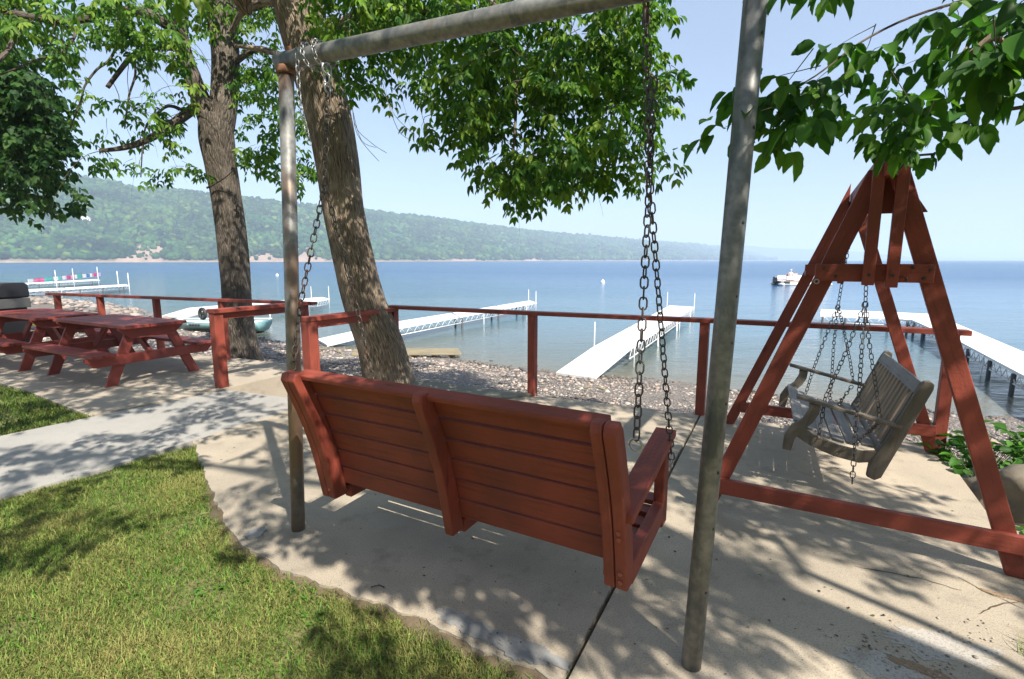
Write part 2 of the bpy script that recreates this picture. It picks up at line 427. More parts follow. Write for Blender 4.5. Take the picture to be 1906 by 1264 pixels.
mb = MB().prism([(0.30, 6.12), (-0.5, 6.42), (-1.55, 7.0), (-1.88, 6.47), (-1.18, 6.02), (-0.78, 5.64)], -0.5, 0.03)
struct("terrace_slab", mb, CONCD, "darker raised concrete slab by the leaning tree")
# path
path = [(-2.97, 4.545), (-2.53, 5.475), (-2.30, 5.86), (-2.72, 6.05), (-3.69, 6.42), (-4.49, 5.28), (-4.88, 4.68), (-7.2, 1.2), (-5.2, 0.9), (-3.61, 3.4), (-3.34, 3.81)]
mb = MB().prism(path, -0.3, -0.006); struct("path", mb, CONCL, "pale grey concrete path")
# picnic terrace
pic = [(-3.72, 6.43), (-3.02, 7.84), (-4.7, 8.55), (-9.2, 10.25), (-16, 12.9), (-18, 9.5), (-9.5, 8.1), (-6.35, 6.45), (-4.52, 5.29)]
mb = MB().prism(jag(pic, (8,), 0.012, 0.08, 5), -0.75, 0.004); struct("picnic_terrace", mb, CONCP, "sandy concrete terrace under the picnic tables")
mb = MB()
for k in range(3):
    a = Vector((-2.72, 6.05)) + Vector((AY.x, AY.y)) * (0.3 * k); b = Vector((-3.69, 6.43)) + Vector((AY.x, AY.y)) * (0.3 * k)
    c = b + Vector((AY.x, AY.y)) * 0.3; d = a + Vector((AY.x, AY.y)) * 0.3
    mb.prism([tuple(a), tuple(d), tuple(c), tuple(b)], -0.9, -0.42 - 0.10 * k)
struct("beach_steps", mb, CONCG, "grey concrete steps down to the beach")
# mortar patches on the crumbling edge
def blob(cx, cy, rx, ry, rot, seed, n=26):
    rnd = random.Random(seed); pts = []; n *= 3
    for k in range(n):
        t = 2 * math.pi * k / n; r = 1 + 0.5 * mnoise.noise(Vector((math.cos(t) * 1.6, math.sin(t) * 1.6, seed * 3.1))) + .35 * mnoise.noise(Vector((math.cos(t) * 5, math.sin(t) * 5, seed * 3.1))) + .12 * mnoise.noise(Vector((math.cos(t) * 14, math.sin(t) * 14, seed)))
        x, y = rx * r * math.cos(t), ry * r * math.sin(t)
        pts.append((cx + x * math.cos(rot) - y * math.sin(rot), cy + x * math.sin(rot) + y * math.cos(rot)))
    return pts
mb = MB()
for i, (px, py, rx, ry) in enumerate([(850, 1165, .12, .045), (925, 1200, .09, .05), (1005, 1232, .11, .05), (885, 1185, .08, .04), (965, 1222, .1, .05), (470, 1000, .05, .06)]):
    p = G(px, py); mb.prism(blob(p.x, p.y + .035, rx, ry, -0.55, i + 3), -0.003, 0.003 + 0.0015 * i)
o = struct("mortar_patches", mb, CONCG, "grey mortar patches along the broken slab edge")
vs = []; sp_ = [Vector((a, b, 0)) for a, b in front[1:]]; dense = []
for i in range(len(sp_) - 1):
    k = max(2, int((sp_[i + 1] - sp_[i]).length / .035))
    for j in range(k): dense.append(sp_[i].lerp(sp_[i + 1], j / k))
dense.append(sp_[-1]); n_ = len(dense)
for i, p in enumerate(dense):
    t_ = (dense[min(i + 1, n_ - 1)] - dense[max(i - 1, 0)]).normalized(); o_ = Vector((t_.y, -t_.x, 0)); o_ = o_ if o_.y < 0 or o_.x < 0 else -o_
    amt = min(1, i / 8)
    for k, (d_, z_) in enumerate(((-.05, -.010), (-.01, -.009), (.012, -.018), (.028, -.028), (.048, -.037), (.08, -.055))):
        nz_ = mnoise.noise(Vector((p.x * 14, p.y * 14, k * .7))); q = p + o_ * (d_ + .03 * nz_ * (k > 1)); vs.append((q.x, q.y, z_ + .010 * nz_ - (1 - amt) * .03))
mb = MB(); mb.add(vs, [(i * 6 + k, i * 6 + k + 1, i * 6 + k + 7, i * 6 + k + 6) for i in range(n_ - 1) for k in range(5)], None, True); struct("soil_verge", mb, VERGE, "bare brown earth along the broken slab edge")
# cracks : thin dark open ribbons
def ribbon(mb, pts, w, z=0.003, seed=0):
    rnd = random.Random(seed); P = []
    for i in range(len(pts) - 1):
        a, b = pts[i], pts[i + 1]; k = max(2, int((b - a).length / 0.03))
        for j in range(k): P.append(a.lerp(b, j / k) + Vector((rnd.uniform(-1, 1), rnd.uniform(-1, 1), 0)) * 0.006)
    P.append(pts[-1]); vs = []; n = len(P)
    for i, p in enumerate(P):
        t = (P[min(i + 1, n - 1)] - P[max(i - 1, 0)]).normalized(); nn = Vector((-t.y, t.x, 0)); ww = w * rnd.uniform(.4, 1.1) * math.sin(math.pi * (i + .6) / (n + .2)) ** .5
        vs += [(p.x + nn.x * ww, p.y + nn.y * ww, z), (p.x - nn.x * ww, p.y - nn.y * ww, z)]
    mb.add(vs, [(2 * i, 2 * i + 1, 2 * i + 3, 2 * i + 2) for i in range(n - 1)])
mb = MB()
ribbon(mb, [G(1590, 1055), G(1650, 1065), G(1720, 1080), G(1790, 1100)], .0035)
ribbon(mb, [G(1820, 1145), G(1850, 1128), G(1900, 1120)], .005, .003, 2)
ribbon(mb, [G(1785, 1075), G(1830, 1100), G(1906, 1135)], .003, .003, 3)
ribbon(mb, [G(560, 780), G(600, 800), G(640, 790)], .002, .003, 4)
struct("cracks", mb, SOIL, "thin cracks in the right slab")
mb = MB()
for i, (px, py, rx, ry) in enumerate([(1712, 1245, .10, .03), (1870, 1110, .1, .02)]):
    p = G(px, py); mb.prism(blob(p.x, p.y, rx, ry, -0.6, i + 11), 0.0005, 0.0035)
struct("soil_patches", mb, DIRT, "bare brown soil showing through the slab")
# broad mortar skim on right slab corner
mb = MB()
for i, (px, py, rx, ry) in enumerate([(1745, 1200, .22, .10), (1640, 1235, .13, .07)]):
    p = G(px, py); mb.prism(blob(p.x, p.y, rx, ry, -0.35, i + 21, 40), 0.0003, 0.002 + .0006 * i)
struct("worn_patch", mb, m_concrete("worn_white_concrete", (0.46, 0.43, 0.39), (0.36, 0.33, 0.29), (0.25, 0.20, 0.15), 0.9), "pale broken concrete at the corner of the right slab")

# ---- lawns
def lawn_mat():
    m, t, b = mat("lawn_soil"); ob = coords(t)
    n = noise_n(t, ob, 3, 6); n2 = noise_n(t, ob, 60, 4)
    c = mixc(t, ramp_out(t, n, .4, .6), (0.15, 0.16, 0.045), (0.22, 0.19, 0.08)); c = mixc(t, ramp_out(t, n2, .45, .65), c, (0.07, 0.075, 0.025))
    t.links.new(c, b.inputs['Base Color']); b.inputs['Roughness'].default_value = 1; bump(t, b, n2, .8, .02); return m
LAWN = lawn_mat()
lawnA = [(-2.9, 4.5), (-2.35, 3.9), (-1.5, 3.0), (-0.8, 2.5), (0.3, 1.95), (0.5, 1.5), (3.35, 1.3), (3.45, 2.5), (3.7, 2.4), (7, 1.6), (7, -5), (-6, -5), (-5.25, .9), (-3.65, 3.4), (-3.36, 3.83)]
mb = MB().prism(lawnA, -0.5, -0.042); struct("lawn", mb, LAWN)
lawnB = [(-4.46, 5.33), (-6.3, 6.5), (-9.4, 8.15), (-18, 9.6), (-22, 4), (-14, -2), (-7.3, 1.2), (-4.86, 4.68)]
mb = MB().prism(lawnB, -0.5, -0.03); struct("lawn", mb, LAWN)
mb = MB().prism([(-300, -300), (300, -300), (300, -3), (7, 1.4), (-5, 1), (-13, 2), (-300, 60)], -1.5, -0.16); struct("ground", mb, LAWN)

# grass blades
def in_poly(x, y, poly):
    ins = np.zeros(len(x), bool); n = len(poly)
    for i in range(n):
        x1, y1 = poly[i][:2]; x2, y2 = poly[(i + 1) % n][:2]
        c = ((y1 > y) != (y2 > y)) & (x < (x2 - x1) * (y - y1) / (y2 - y1 + 1e-12) + x1); ins ^= c
    return ins
def vnoise(x, y, s, seed=0):
    return np.array([mnoise.noise(Vector((a * s + seed, b * s - seed, seed * .7))) for a, b in zip(x, y)])
def grass(name, poly, dens, z0, hmin, hmax, colors, label, excl=(), clip=None, wid=0.0019, dry=0.35):
    xs = [p[0] for p in poly]; ys = [p[1] for p in poly]
    if clip: x0, x1, y0, y1 = clip
    else: x0, x1, y0, y1 = min(xs), max(xs), min(ys), max(ys)
    n = int(dens * (x1 - x0) * (y1 - y0)); x = rng.uniform(x0, x1, n); y = rng.uniform(y0, y1, n)
    m = in_poly(x, y, poly)
    for e in excl: m &= ~in_poly(x, y, e)
    # frustum keep
    pxx = 953 + F * x / (y * _c + CAMH * _s); pyy = 632 + F * (-(y * _s - CAMH * _c)) / (y * _c + CAMH * _s)
    m &= (pxx > -80) & (pxx < 1990) & (pyy < 1340)
    x = x[m]; y = y[m]; n = len(x)
    cl = vnoise(x, y, 2.2, 3) + 0.5 * vnoise(x, y, 7, 5)
    keep = rng.uniform(size=n) < np.clip(0.75 + cl * .7, .25, 1); x = x[keep]; y = y[keep]; cl = cl[keep]; n = len(x)
    h = rng.uniform(hmin, hmax, n) * (1 + .35 * cl); an = rng.uniform(0, 2 * np.pi, n); lean = rng.uniform(.2, 1.5, n) * h
    dx, dy = np.cos(an), np.sin(an); wx, wy = -dy * wid, dx * wid
    z = np.full(n, z0)
    V = np.stack([np.stack([x - wx, y - wy, z], 1), np.stack([x + wx, y + wy, z], 1),
                  np.stack([x + dx * lean * .4 + wx * .8, y + dy * lean * .4 + wy * .8, z + h * .62], 1),
                  np.stack([x + dx * lean * .4 - wx * .8, y + dy * lean * .4 - wy * .8, z + h * .62], 1),
                  np.stack([x + dx * lean + wx * .15, y + dy * lean + wy * .15, z + h * rng.uniform(.65, 1.0, n)], 1)], 1).reshape(-1, 3)
    b = np.arange(n)[:, None] * 5
    Fq = np.hstack([b, b + 1, b + 2, b + 3]); Ft = np.hstack([b + 3, b + 2, b + 4, b + 4])
    g1, g2, d1 = [np.array(c) for c in colors]
    dryness = np.clip(dry + cl * .55 + rng.normal(0, .28, n), 0, 1)[:, None]
    C = (g1 * (1 - rng.uniform(0, 1, (n, 1))) + g2 * rng.uniform(0, 1, (n, 1))) * .75; C = C * (1 - dryness) + d1 * dryness
    C *= rng.uniform(.75, 1.25, (n, 1)); C5 = np.repeat(C, 5, 0)
    # quads and triangles in one mesh: triangulate
    T = np.vstack([Fq[:, [0, 1, 2]], Fq[:, [0, 2, 3]], Ft[:, [0, 1, 2]]])
    o = raw_mesh(name, V, T, C5, GRASS); tag(o, label, "grass", None, "stuff"); return o
slabLpoly = slabL
_g = None
gcol = ((0.065, 0.17, 0.022), (0.15, 0.28, 0.035), (0.36, 0.32, 0.12))
grass("grass", lawnA, 26000, -0.042, .014, .036, gcol, "short sun-bleached lawn grass beside the pale path and crumbling slab", excl=(slabL, slabR, path), clip=(-4.6, 1.4, 1.5, 4.6))
grass("grass", lawnA, 2200, -0.042, .035, .06, ((0.07, 0.19, 0.022), (0.13, 0.27, 0.035), (0.34, 0.30, 0.12)), "longer tufts standing out of the short lawn", excl=(slabL, slabR, path), clip=(-4.6, 1.4, 1.5, 4.6), wid=.0021, dry=.2)
grass("grass", [(2.05, 1.6), (2.15, 1.95), (2.5, 2.05), (3.4, 2.3), (3.4, 1.3), (2.1, 1.3)], 9000, 0.0, .03, .07, gcol, "tuft of grass at the bottom right corner of the slab", dry=.3)
grass("grass", lawnB, 3500, -0.03, .03, .06, ((0.06, 0.14, 0.02), (0.09, 0.19, 0.03), (0.2, 0.22, 0.06)), "green corner of lawn between path and picnic terrace", excl=(path, pic), clip=(-8, -4, 3.5, 8.2), wid=.004, dry=.2)

# ---- beach and lake bed
wl_px = [(60, 556), (130, 562), (240, 580), (300, 598), (400, 617), (480, 630), (600, 645), (740, 656), (860, 671), (1000, 690), (1100, 698), (1200, 706), (1300, 716), (1370, 726), (1600, 752), (1906, 781)]
wl = [G(a, b, WZ) for a, b in wl_px]
wlx = np.array([p.x for p in wl]); wly = np.array([p.y for p in wl])
order = np.argsort(wlx); wlx = wlx[order]; wly = wly[order]
tlx = np.array([-40, -16, -9.2, -3.0, 0.3, 2.04, 3.75, 9, 20]); tly = np.array([22, 12.9, 10.25, 7.84, 6.1, 5.33, 4.48, 2.2, -2])
def shore_s(x, y):
    yw = np.interp(x, wlx, wly); yw = np.where(x < wlx[0], wly[0] + (wlx[0] - x) * .6, yw); yw = np.where(x > wlx[-1], wly[-1] - (x - wlx[-1]) * .45, yw)
    return (yw - y) * .88
def beach_z(x, y):
    s = shore_s(x, y); z = np.where(s > 0, WZ + .095 * s, WZ + .11 * s)
    z = np.minimum(z, -0.2)
    return np.maximum(z, -3.2)
gx = np.concatenate([np.linspace(-90, -20, 30), np.linspace(-19.5, 12, 160), np.linspace(12.5, 60, 20)]); gy = np.concatenate([np.linspace(0, 4, 10), np.linspace(4.1, 22, 120), np.linspace(22.5, 90, 30)])
X, Y = np.meshgrid(gx, gy); Z = beach_z(X, Y)
nz = vnoise(X.ravel(), Y.ravel(), .8, 2).reshape(X.shape) * .03 + vnoise(X.ravel(), Y.ravel(), 3, 4).reshape(X.shape) * .012; Z = Z + nz
tl = np.interp(X, tlx, tly); inside = Y < tl - .25; Z = np.where(inside & (X < 3.3), -0.75, Z)
V = np.stack([X, Y, Z], -1).reshape(-1, 3); ny, nx = X.shape
I = (np.arange(ny - 1)[:, None] * nx + np.arange(nx - 1)[None]).ravel()
Fq = np.stack([I, I + 1, I + nx + 1, I + nx], 1)
def beach_mat():
    m, t, b = mat("gravel"); ob = coords(t); v = N(t, "ShaderNodeTexVoronoi"); v.inputs['Scale'].default_value = 17; t.links.new(ob, v.inputs['Vector'])
    v2 = N(t, "ShaderNodeTexVoronoi"); v2.inputs['Scale'].default_value = 42; t.links.new(ob, v2.inputs['Vector'])
    c = ramp(t, [(0, (0.14, 0.13, 0.13)), (.5, (0.30, 0.26, 0.23)), (1, (0.46, 0.39, 0.33))]); s = t.nodes.new("ShaderNodeSeparateColor")
    t.links.new(v2.outputs['Color'], s.inputs[0]); t.links.new(s.outputs[0], c.inputs[0])
    sh = mixc(t, ramp_out(t, v2.outputs['Distance'], .2, .6), c.outputs[0], (0.08, .07, .06))
    t.links.new(sh, b.inputs['Base Color']); b.inputs['Roughness'].default_value = .9; bump(t, b, v2.outputs['Distance'], -1.0, .03); return m
o = raw_mesh("beach", V, Fq, np.full((len(V), 3), .3), beach_mat(), smooth=True); o["kind"] = "structure"

# pebbles
def ico(sub=1):
    t = (1 + 5 ** .5) / 2; v = [(-1, t, 0), (1, t, 0), (-1, -t, 0), (1, -t, 0), (0, -1, t), (0, 1, t), (0, -1, -t), (0, 1, -t), (t, 0, -1), (t, 0, 1), (-t, 0, -1), (-t, 0, 1)]
    f = [(0, 11, 5), (0, 5, 1), (0, 1, 7), (0, 7, 10), (0, 10, 11), (1, 5, 9), (5, 11, 4), (11, 10, 2), (10, 7, 6), (7, 1, 8), (3, 9, 4), (3, 4, 2), (3, 2, 6), (3, 6, 8), (3, 8, 9), (4, 9, 5), (2, 4, 11), (6, 2, 10), (8, 6, 7), (9, 8, 1)]
    v = [np.array(p) / np.linalg.norm(p) for p in v]
    for _ in range(sub):
        ca = {}; nf = []
        def mid(a, b):
            k = (min(a, b), max(a, b))
            if k not in ca: q = v[a] + v[b]; v.append(q / np.linalg.norm(q)); ca[k] = len(v) - 1
            return ca[k]
        for a, b, c in f:
            ab, bc, cc = mid(a, b), mid(b, c), mid(c, a); nf += [(a, ab, cc), (b, bc, ab), (c, cc, bc), (ab, bc, cc)]
        f = nf
    return np.array(v), np.array(f)
def blobs(name, P, S, C, m, sub=0, jitter=.18, flat=.6, parent=None, smooth=True, colj=0.0):
    tv, tf = ico(sub); n = len(P); k = len(tv)
    ang = rng.uniform(0, 2 * np.pi, n); ca, sa = np.cos(ang), np.sin(ang)
    jit = 1 + rng.normal(0, jitter, (n, k, 1)); q = tv[None] * jit
    asp = np.stack([rng.uniform(.75, 1.25, n), rng.uniform(.7, 1.1, n), np.full(n, flat) * rng.uniform(.75, 1.25, n)], 1)[:, None]
    q = q * asp * S[:, None, None]
    x = q[..., 0] * ca[:, None] - q[..., 1] * sa[:, None]; y = q[..., 0] * sa[:, None] + q[..., 1] * ca[:, None]
    V = np.stack([x, y, q[..., 2]], -1) + P[:, None]
    Fc = (tf[None] + (np.arange(n) * k)[:, None, None]).reshape(-1, 3)
    Cv = np.repeat(C, k, 0)
    if colj: Cv = Cv * rng.uniform(1 - colj, 1 + colj, (len(Cv), 1))
    return raw_mesh(name, V.reshape(-1, 3), Fc, Cv, m, parent, smooth)
n = 150000; x = rng.uniform(-15, 9, n); y = rng.uniform(3.5, 19, n); s = shore_s(x, y); tl = np.interp(x, tlx, tly)
keep = (s > -.5) & (y > tl - .1) & ((y < 13.5) | (x < -4)) & (rng.uniform(size=n) < np.clip(7 / y, 0, 1) ** 1.3) & (np.abs(x) < y * 1.08)
x, y, s = x[keep], y[keep], s[keep]; z = beach_z(x, y); pal = np.array([(.16, .155, .155), (.24, .22, .21), (.33, .28, .25), (.42, .35, .30), (.50, .44, .39), (.13, .12, .12), (.36, .27, .22)])
C = pal[rng.integers(0, len(pal), len(x))] * rng.uniform(.8, 1.15, (len(x), 1)); wet = np.clip((s + .1) / .5, .45, 1)[:, None]; C = C * wet
S = rng.choice([.6, .8, 1.0, 1.5], len(x)) * rng.uniform(.008, .021, len(x)) * (1 + (rng.uniform(size=len(x)) > .97) * 1.2) * np.clip(y / 7, .9, 1.7)
P = np.stack([x, y, z + S * .15], 1)
tag(blobs("pebbles", P, S, C, PEB, 0, .14, .5), "grey and tan pebbles covering the beach", "pebbles", None, "stuff")
# bigger rocks along the far left shore
n = 800; x = rng.uniform(-34, -11, n); yw = np.interp(x, wlx, wly); y = yw + rng.normal(-.8, 1.0, n)
P = np.stack([x, y, np.maximum(beach_z(x, y), WZ - .12) + .05], 1); S = rng.uniform(.05, .19, n)
C = pal[rng.integers(0, 5, n)] * .72
tag(blobs("shore_rocks", P, S, C, PEB, 1, .1, .6), "pale rocks heaped along the far left shore", "rocks", None, "stuff")
# rubble by the broken slab edges
def rubble(cx, cy, n, sx, sy, smin, smax, zz=0.0):
    x = rng.normal(cx, sx, n); y = rng.normal(cy, sy, n); return x, y, np.full(n, zz), rng.uniform(smin, smax, n)
L = []
for px, py, n, z in [(640, 1130, 8, -.05), (730, 1165, 12, -.05), (860, 1215, 30, -.05), (930, 1240, 26, -.05), (430, 985, 8, -.05), (480, 1030, 14, -.03), (560, 1075, 8, -.05), (1620, 1190, 18, .002), (1700, 1225, 40, .002), (1800, 1180, 34, .002), (1760, 1250, 34, .002)]:
    p = G(px, py); L.append(rubble(p.x, p.y, n, .10, .06, .002, .009, z))
x, y, z, S = [np.concatenate([l[i] for l in L]) for i in range(4)]
C = np.array([(.40, .34, .28)]) * rng.uniform(.4, 1.1, (len(x), 1))
tag(blobs("rubble", np.stack([x, y, z + S * .2], 1), S, C, PEB, 0, .2, .5), "crumbs of broken concrete along the slab edges", "rubble", None, "stuff")
# debris : leaf bits on the slabs
# ---- water
mb = MB()
W = 5000
mb.add([(-W - 400, -30, WZ), (W + 400, -30, WZ), (W + 400, W, WZ), (-W - 400, W, WZ)], [(0, 1, 2, 3)])
def ramp_out2(t, src, lo, hi, a, b_):
    n = t.nodes.new("ShaderNodeMapRange"); n.inputs['From Min'].default_value = lo; n.inputs['From Max'].default_value = hi; n.inputs['To Min'].default_value = a; n.inputs['To Max'].default_value = b_
    t.links.new(src, n.inputs['Value']); return n.outputs[0]
def water_mat():
    m, t, b = mat("lake_water"); ob = coords(t)
    sx = t.nodes.new("ShaderNodeSeparateXYZ"); t.links.new(ob, sx.inputs[0])
    ml = t.nodes.new("ShaderNodeMath"); ml.operation = 'MULTIPLY_ADD'; ml.inputs[1].default_value = .42; t.links.new(sx.outputs[0], ml.inputs[0]); t.links.new(sx.outputs[1], ml.inputs[2])
    nn = noise_n(t, ob, .25, 4); ad = t.nodes.new("ShaderNodeMath"); ad.operation = 'MULTIPLY_ADD'; ad.inputs[1].default_value = 3.0; t.links.new(nn, ad.inputs[0]); t.links.new(ml.outputs[0], ad.inputs[2])
    d = ramp_out(t, ad.outputs[0], 11.5, 60)
    c = ramp(t, [(0, (0.15, 0.135, 0.09)), (.06, (0.10, 0.125, 0.11)), (.2, (0.055, 0.125, 0.165)), (.55, (0.032, 0.11, 0.20)), (1, (0.018, 0.08, 0.18))]); t.links.new(d, c.inputs[0])
    t.links.new(c.outputs[0], b.inputs['Base Color']); t.links.new(ramp_out2(t, ad.outputs[0], 12, 90, .06, .26), b.inputs['Roughness']); b.inputs['IOR'].default_value = 1.33
    w1 = noise_n(t, coords(t, 'Object', (1.6, 3.2, 1)), 1.0, 7, .62)
    w2 = noise_n(t, coords(t, 'Object', (.10, .22, 1)), 1.0, 5, .6)
    w3 = noise_n(t, coords(t, 'Object', (.012, .05, 1)), 1.0, 3, .5)
    h = t.nodes.new("ShaderNodeMath"); h.operation = 'MULTIPLY_ADD'; h.inputs[1].default_value = 6; t.links.new(w2, h.inputs[0]); t.links.new(w1, h.inputs[2])
    bn = bump(t, b, h.outputs[0], .5, .05)
    sm = t.nodes.new("ShaderNodeMapRange"); sm.inputs['From Min'].default_value = .35; sm.inputs['From Max'].default_value = .65; sm.inputs['To Min'].default_value = .35; sm.inputs['To Max'].default_value = .9
    t.links.new(w3, sm.inputs['Value']); t.links.new(sm.outputs[0], bn.inputs['Strength'])
    return m
struct("lake_water", mb, water_mat())

# ---- far hills
ridge_px = [(-900, 330), (-400, 320), (-100, 318), (60, 318), (110, 324), (150, 330), (185, 336), (215, 340), (250, 351), (268, 354), (300, 352), (340, 356), (380, 360), (450, 367), (520, 376), (600, 384), (700, 393), (800, 405), (900, 418), (1000, 430), (1100, 438), (1200, 447), (1300, 453), (1350, 459), (1400, 468), (1435, 479), (1450, 483)]
shore_d = [(-900, 450), (0, 450), (300, 520), (600, 640), (900, 900), (1200, 1400), (1330, 1900), (1450, 2600)]
rx = [p[0] for p in ridge_px]; ry = [p[1] for p in ridge_px]; sxp = [p[0] for p in shore_d]; syd = [p[1] for p in shore_d]
cols = np.linspace(-700, 1450, 300); rows = 34
def hill_pt(px, t):
    py = interp(px, rx, ry) + 4; ds = interp(px, sxp, syd); dr = ds * 1.55
    top = D(px, py, dr); r0 = ray(px, 484); base = Vector((r0.x / r0.y * ds, ds, WZ - .3))
    e = t ** 1.15; p = base.lerp(top, t); hz = (top.z - base.z)
    n1 = mnoise.fractal(Vector((p.x * .006, p.y * .006, 1.3)), 1, 2, 4)
    z = base.z + hz * (0.72 * t + 0.28 * (t * t * (3 - 2 * t))) + n1 * hz * .10 * math.sin(math.pi * t) + (2.0 if t > 0.01 else 0)
    return Vector((p.x, p.y, z))
Vh = np.array([hill_pt(px, j / (rows - 1)) for j in range(rows) for px in cols]); nx = len(cols)
back = np.array([[v[0] * 1.3, v[1] * 1.3, WZ - 3] for v in Vh[-nx:]]); Vh = np.vstack([Vh, back])
I = (np.arange(rows)[:, None] * nx + np.arange(nx - 1)[None]).ravel(); Fh = np.stack([I, I + 1, I + nx + 1, I + nx], 1)
Ch = np.full((len(Vh), 3), .06) * np.array([.6, 1.0, .4])
# bare slopes: earth coloured bank patches
def bare(px, t):
    b = 0
    for cx, w, h in ((258, 48, .20), (285, 22, .24), (530, 80, .20), (480, 22, .20), (860, 40, .06), (1000, 30, .06)):
        f = h * max(0, 1 - ((px - cx + t * -60) / w) ** 2)
        b = max(b, f)
    return b
for j in range(rows):
    for i, px in enumerate(cols):
        t = j / (rows - 1)
        n = mnoise.noise(Vector((px * .03, t * 9, 0)))
        n += mnoise.noise(Vector((px * .15, t * 40, 4)))
        if t < .004 or t < bare(px, t) * (1 + n * .9): Ch[j * nx + i] = np.array((.30, .22, .17)) * (1 + .25 * n)
o = raw_mesh("hills", Vh, Fh, Ch, m_col("hill_ground", .95, 0, .4, .3), smooth=True); o["kind"] = "structure"
# forest on the hill
n = 30000; px = rng.uniform(-60, 1445, n); t = rng.uniform(0.012, 1.0, n) ** 0.9
P = []; S = []; C = []
for a, b in zip(px, t):
    nn = mnoise.noise(Vector((a * .03, b * 9, 0)))
    nn += mnoise.noise(Vector((a * .15, b * 40, 4)))
    if b < bare(a, b) * (1 + nn * .9) and random.random() > .12: continue
    ds = interp(a, sxp, syd); 
    if random.random() > min(1.0, (ds / 900 + .35)) : 
        if random.random() < .35: continue
    p = hill_pt(a, b); sz = random.choice((random.uniform(1.4, 2.8), random.uniform(2.4, 4.8))) * (ds / 520) ** .55
    v = mnoise.noise(Vector((p.x * .02, p.y * .02, 5))) ; dk = random.uniform(.6, 1.3)
    P.append((p.x, p.y, p.z + sz * .5)); S.append(sz)
    v2 = mnoise.noise(Vector((p.x * .006, p.y * .006, 9))); g = np.array((.036 + .014 * v2, .078, .022)) * (1 + v * 1.1) if random.random() > .12 else np.array((.085, .13, .03))
    if random.random() < .22: g = np.array((.014, .036, .018))
    C.append(g * dk * .85)
tag(blobs("forest", np.array(P), np.array(S), np.array(C), FOREST, 0, .16, .95, smooth=False, colj=.3), "hazy green wooded hillside across the lake", "forest", None, "stuff")
# faint farther hills
def far_hill(pts, dist, name):
    V = []; 
    for px, py in pts:
        a = D(px, py, dist); V.append((a.x, a.y, a.z)); V.append((a.x, a.y - dist * .05, WZ - .5)); V.append((a.x * 1.05, a.y * 1.05, WZ - .5))
    k = len(pts); f = []
    for i in range(k - 1): f += [(3 * i + 1, 3 * i + 4, 3 * i + 3, 3 * i), (3 * i, 3 * i + 3, 3 * i + 5, 3 * i + 2)]
    mb = MB(); mb.add(V, f, None, True); return struct(name, mb, m_simple(name, (.04, .08, .03), 1, 0, .3, .01, 0))
far_hill([(1280, 483.6), (1290, 470), (1320, 458), (1345, 455), (1390, 457), (1430, 461), (1500, 464), (1560, 466), (1620, 470), (1680, 476), (1710, 483.4)], 3600, "hills")
far_hill([(1690, 483.6), (1720, 480), (1790, 478.5), (1860, 480), (1900, 479), (2000, 477), (2200, 483)], 4300, "hills")
# white house on the hill
p = None
best = None
for k in range(40):
    q = hill_pt(160, .2 + k * .02); d = abs(PJ(q)[1] - 417)
    if best is None or d < best[0]: best = (d, q)
hp = best[1]; ht = thing("house", "small white house high on the wooded hillside below the dark tree", "house", tuple(hp))
mb = MB().box((-4.5, -3, 0), (4.5, 3, 5.5)); wl_ = mb.build("wall", WHITE, ht)
mb = MB().ext([(-5.2, 5.3), (5.2, 5.3), (0, 8.6)], -3.4, 3.4, (Vector((0, 0, 0)), Vector((1, 0, 0)), Vector((0, 0, 1)), Vector((0, 1, 0)))); mb.build("roof", m_simple("pale_roof", (.5, .5, .5), .7), ht)
for a in (-3, -1, 1, 3): MB().box((a - .5, -3.06, 3), (a + .5, -3.0, 4.4)).build('window', DARKMETAL, wl_)
ht.rotation_euler = (0, 0, .5)

# ================================================================== TREES
def catmull(pts, k=5):
    out = []
    P = [pts[0]] + pts + [pts[-1]]
    for i in range(1, len(P) - 2):
        a, b, c, d = P[i - 1], P[i], P[i + 1], P[i + 2]
        for j in range(k):
            t = j / k; out.append(tuple(.5 * ((2 * b[q]) + (-a[q] + c[q]) * t + (2 * a[q] - 5 * b[q] + 4 * c[q] - d[q]) * t * t + (-a[q] + 3 * b[q] - 3 * c[q] + d[q]) * t ** 3) for q in range(len(b))))
    out.append(tuple(pts[-1])); return out
def limb(mb, pix, Y0, Y1, sides=10, k=6, lump=.06, seed=0):
    """pix: (px, py, r_px)"""
    n = len(pix); pts = []
    for i, (a, b, r) in enumerate(pix):
        Yq = Y0 + (Y1 - Y0) * i / (n - 1); q = D(a, b, Yq); pts.append((q.x, q.y, q.z, r * Yq / F))
    s = catmull(pts, k)
    dsp = (lambda L, an: 1 + lump * mnoise.noise(Vector((math.cos(an) * 1.7 + seed, math.sin(an) * 1.7, L * .9)))+ lump * .7 * mnoise.noise(Vector((math.cos(an) * 6 + seed, math.sin(an) * 6, L * 2.2)))) if lump else None
    mb.tube([p[:3] for p in s], [p[3] for p in s], sides, True, True, dsp)
    return [Vector(p[:3]) for p in s]

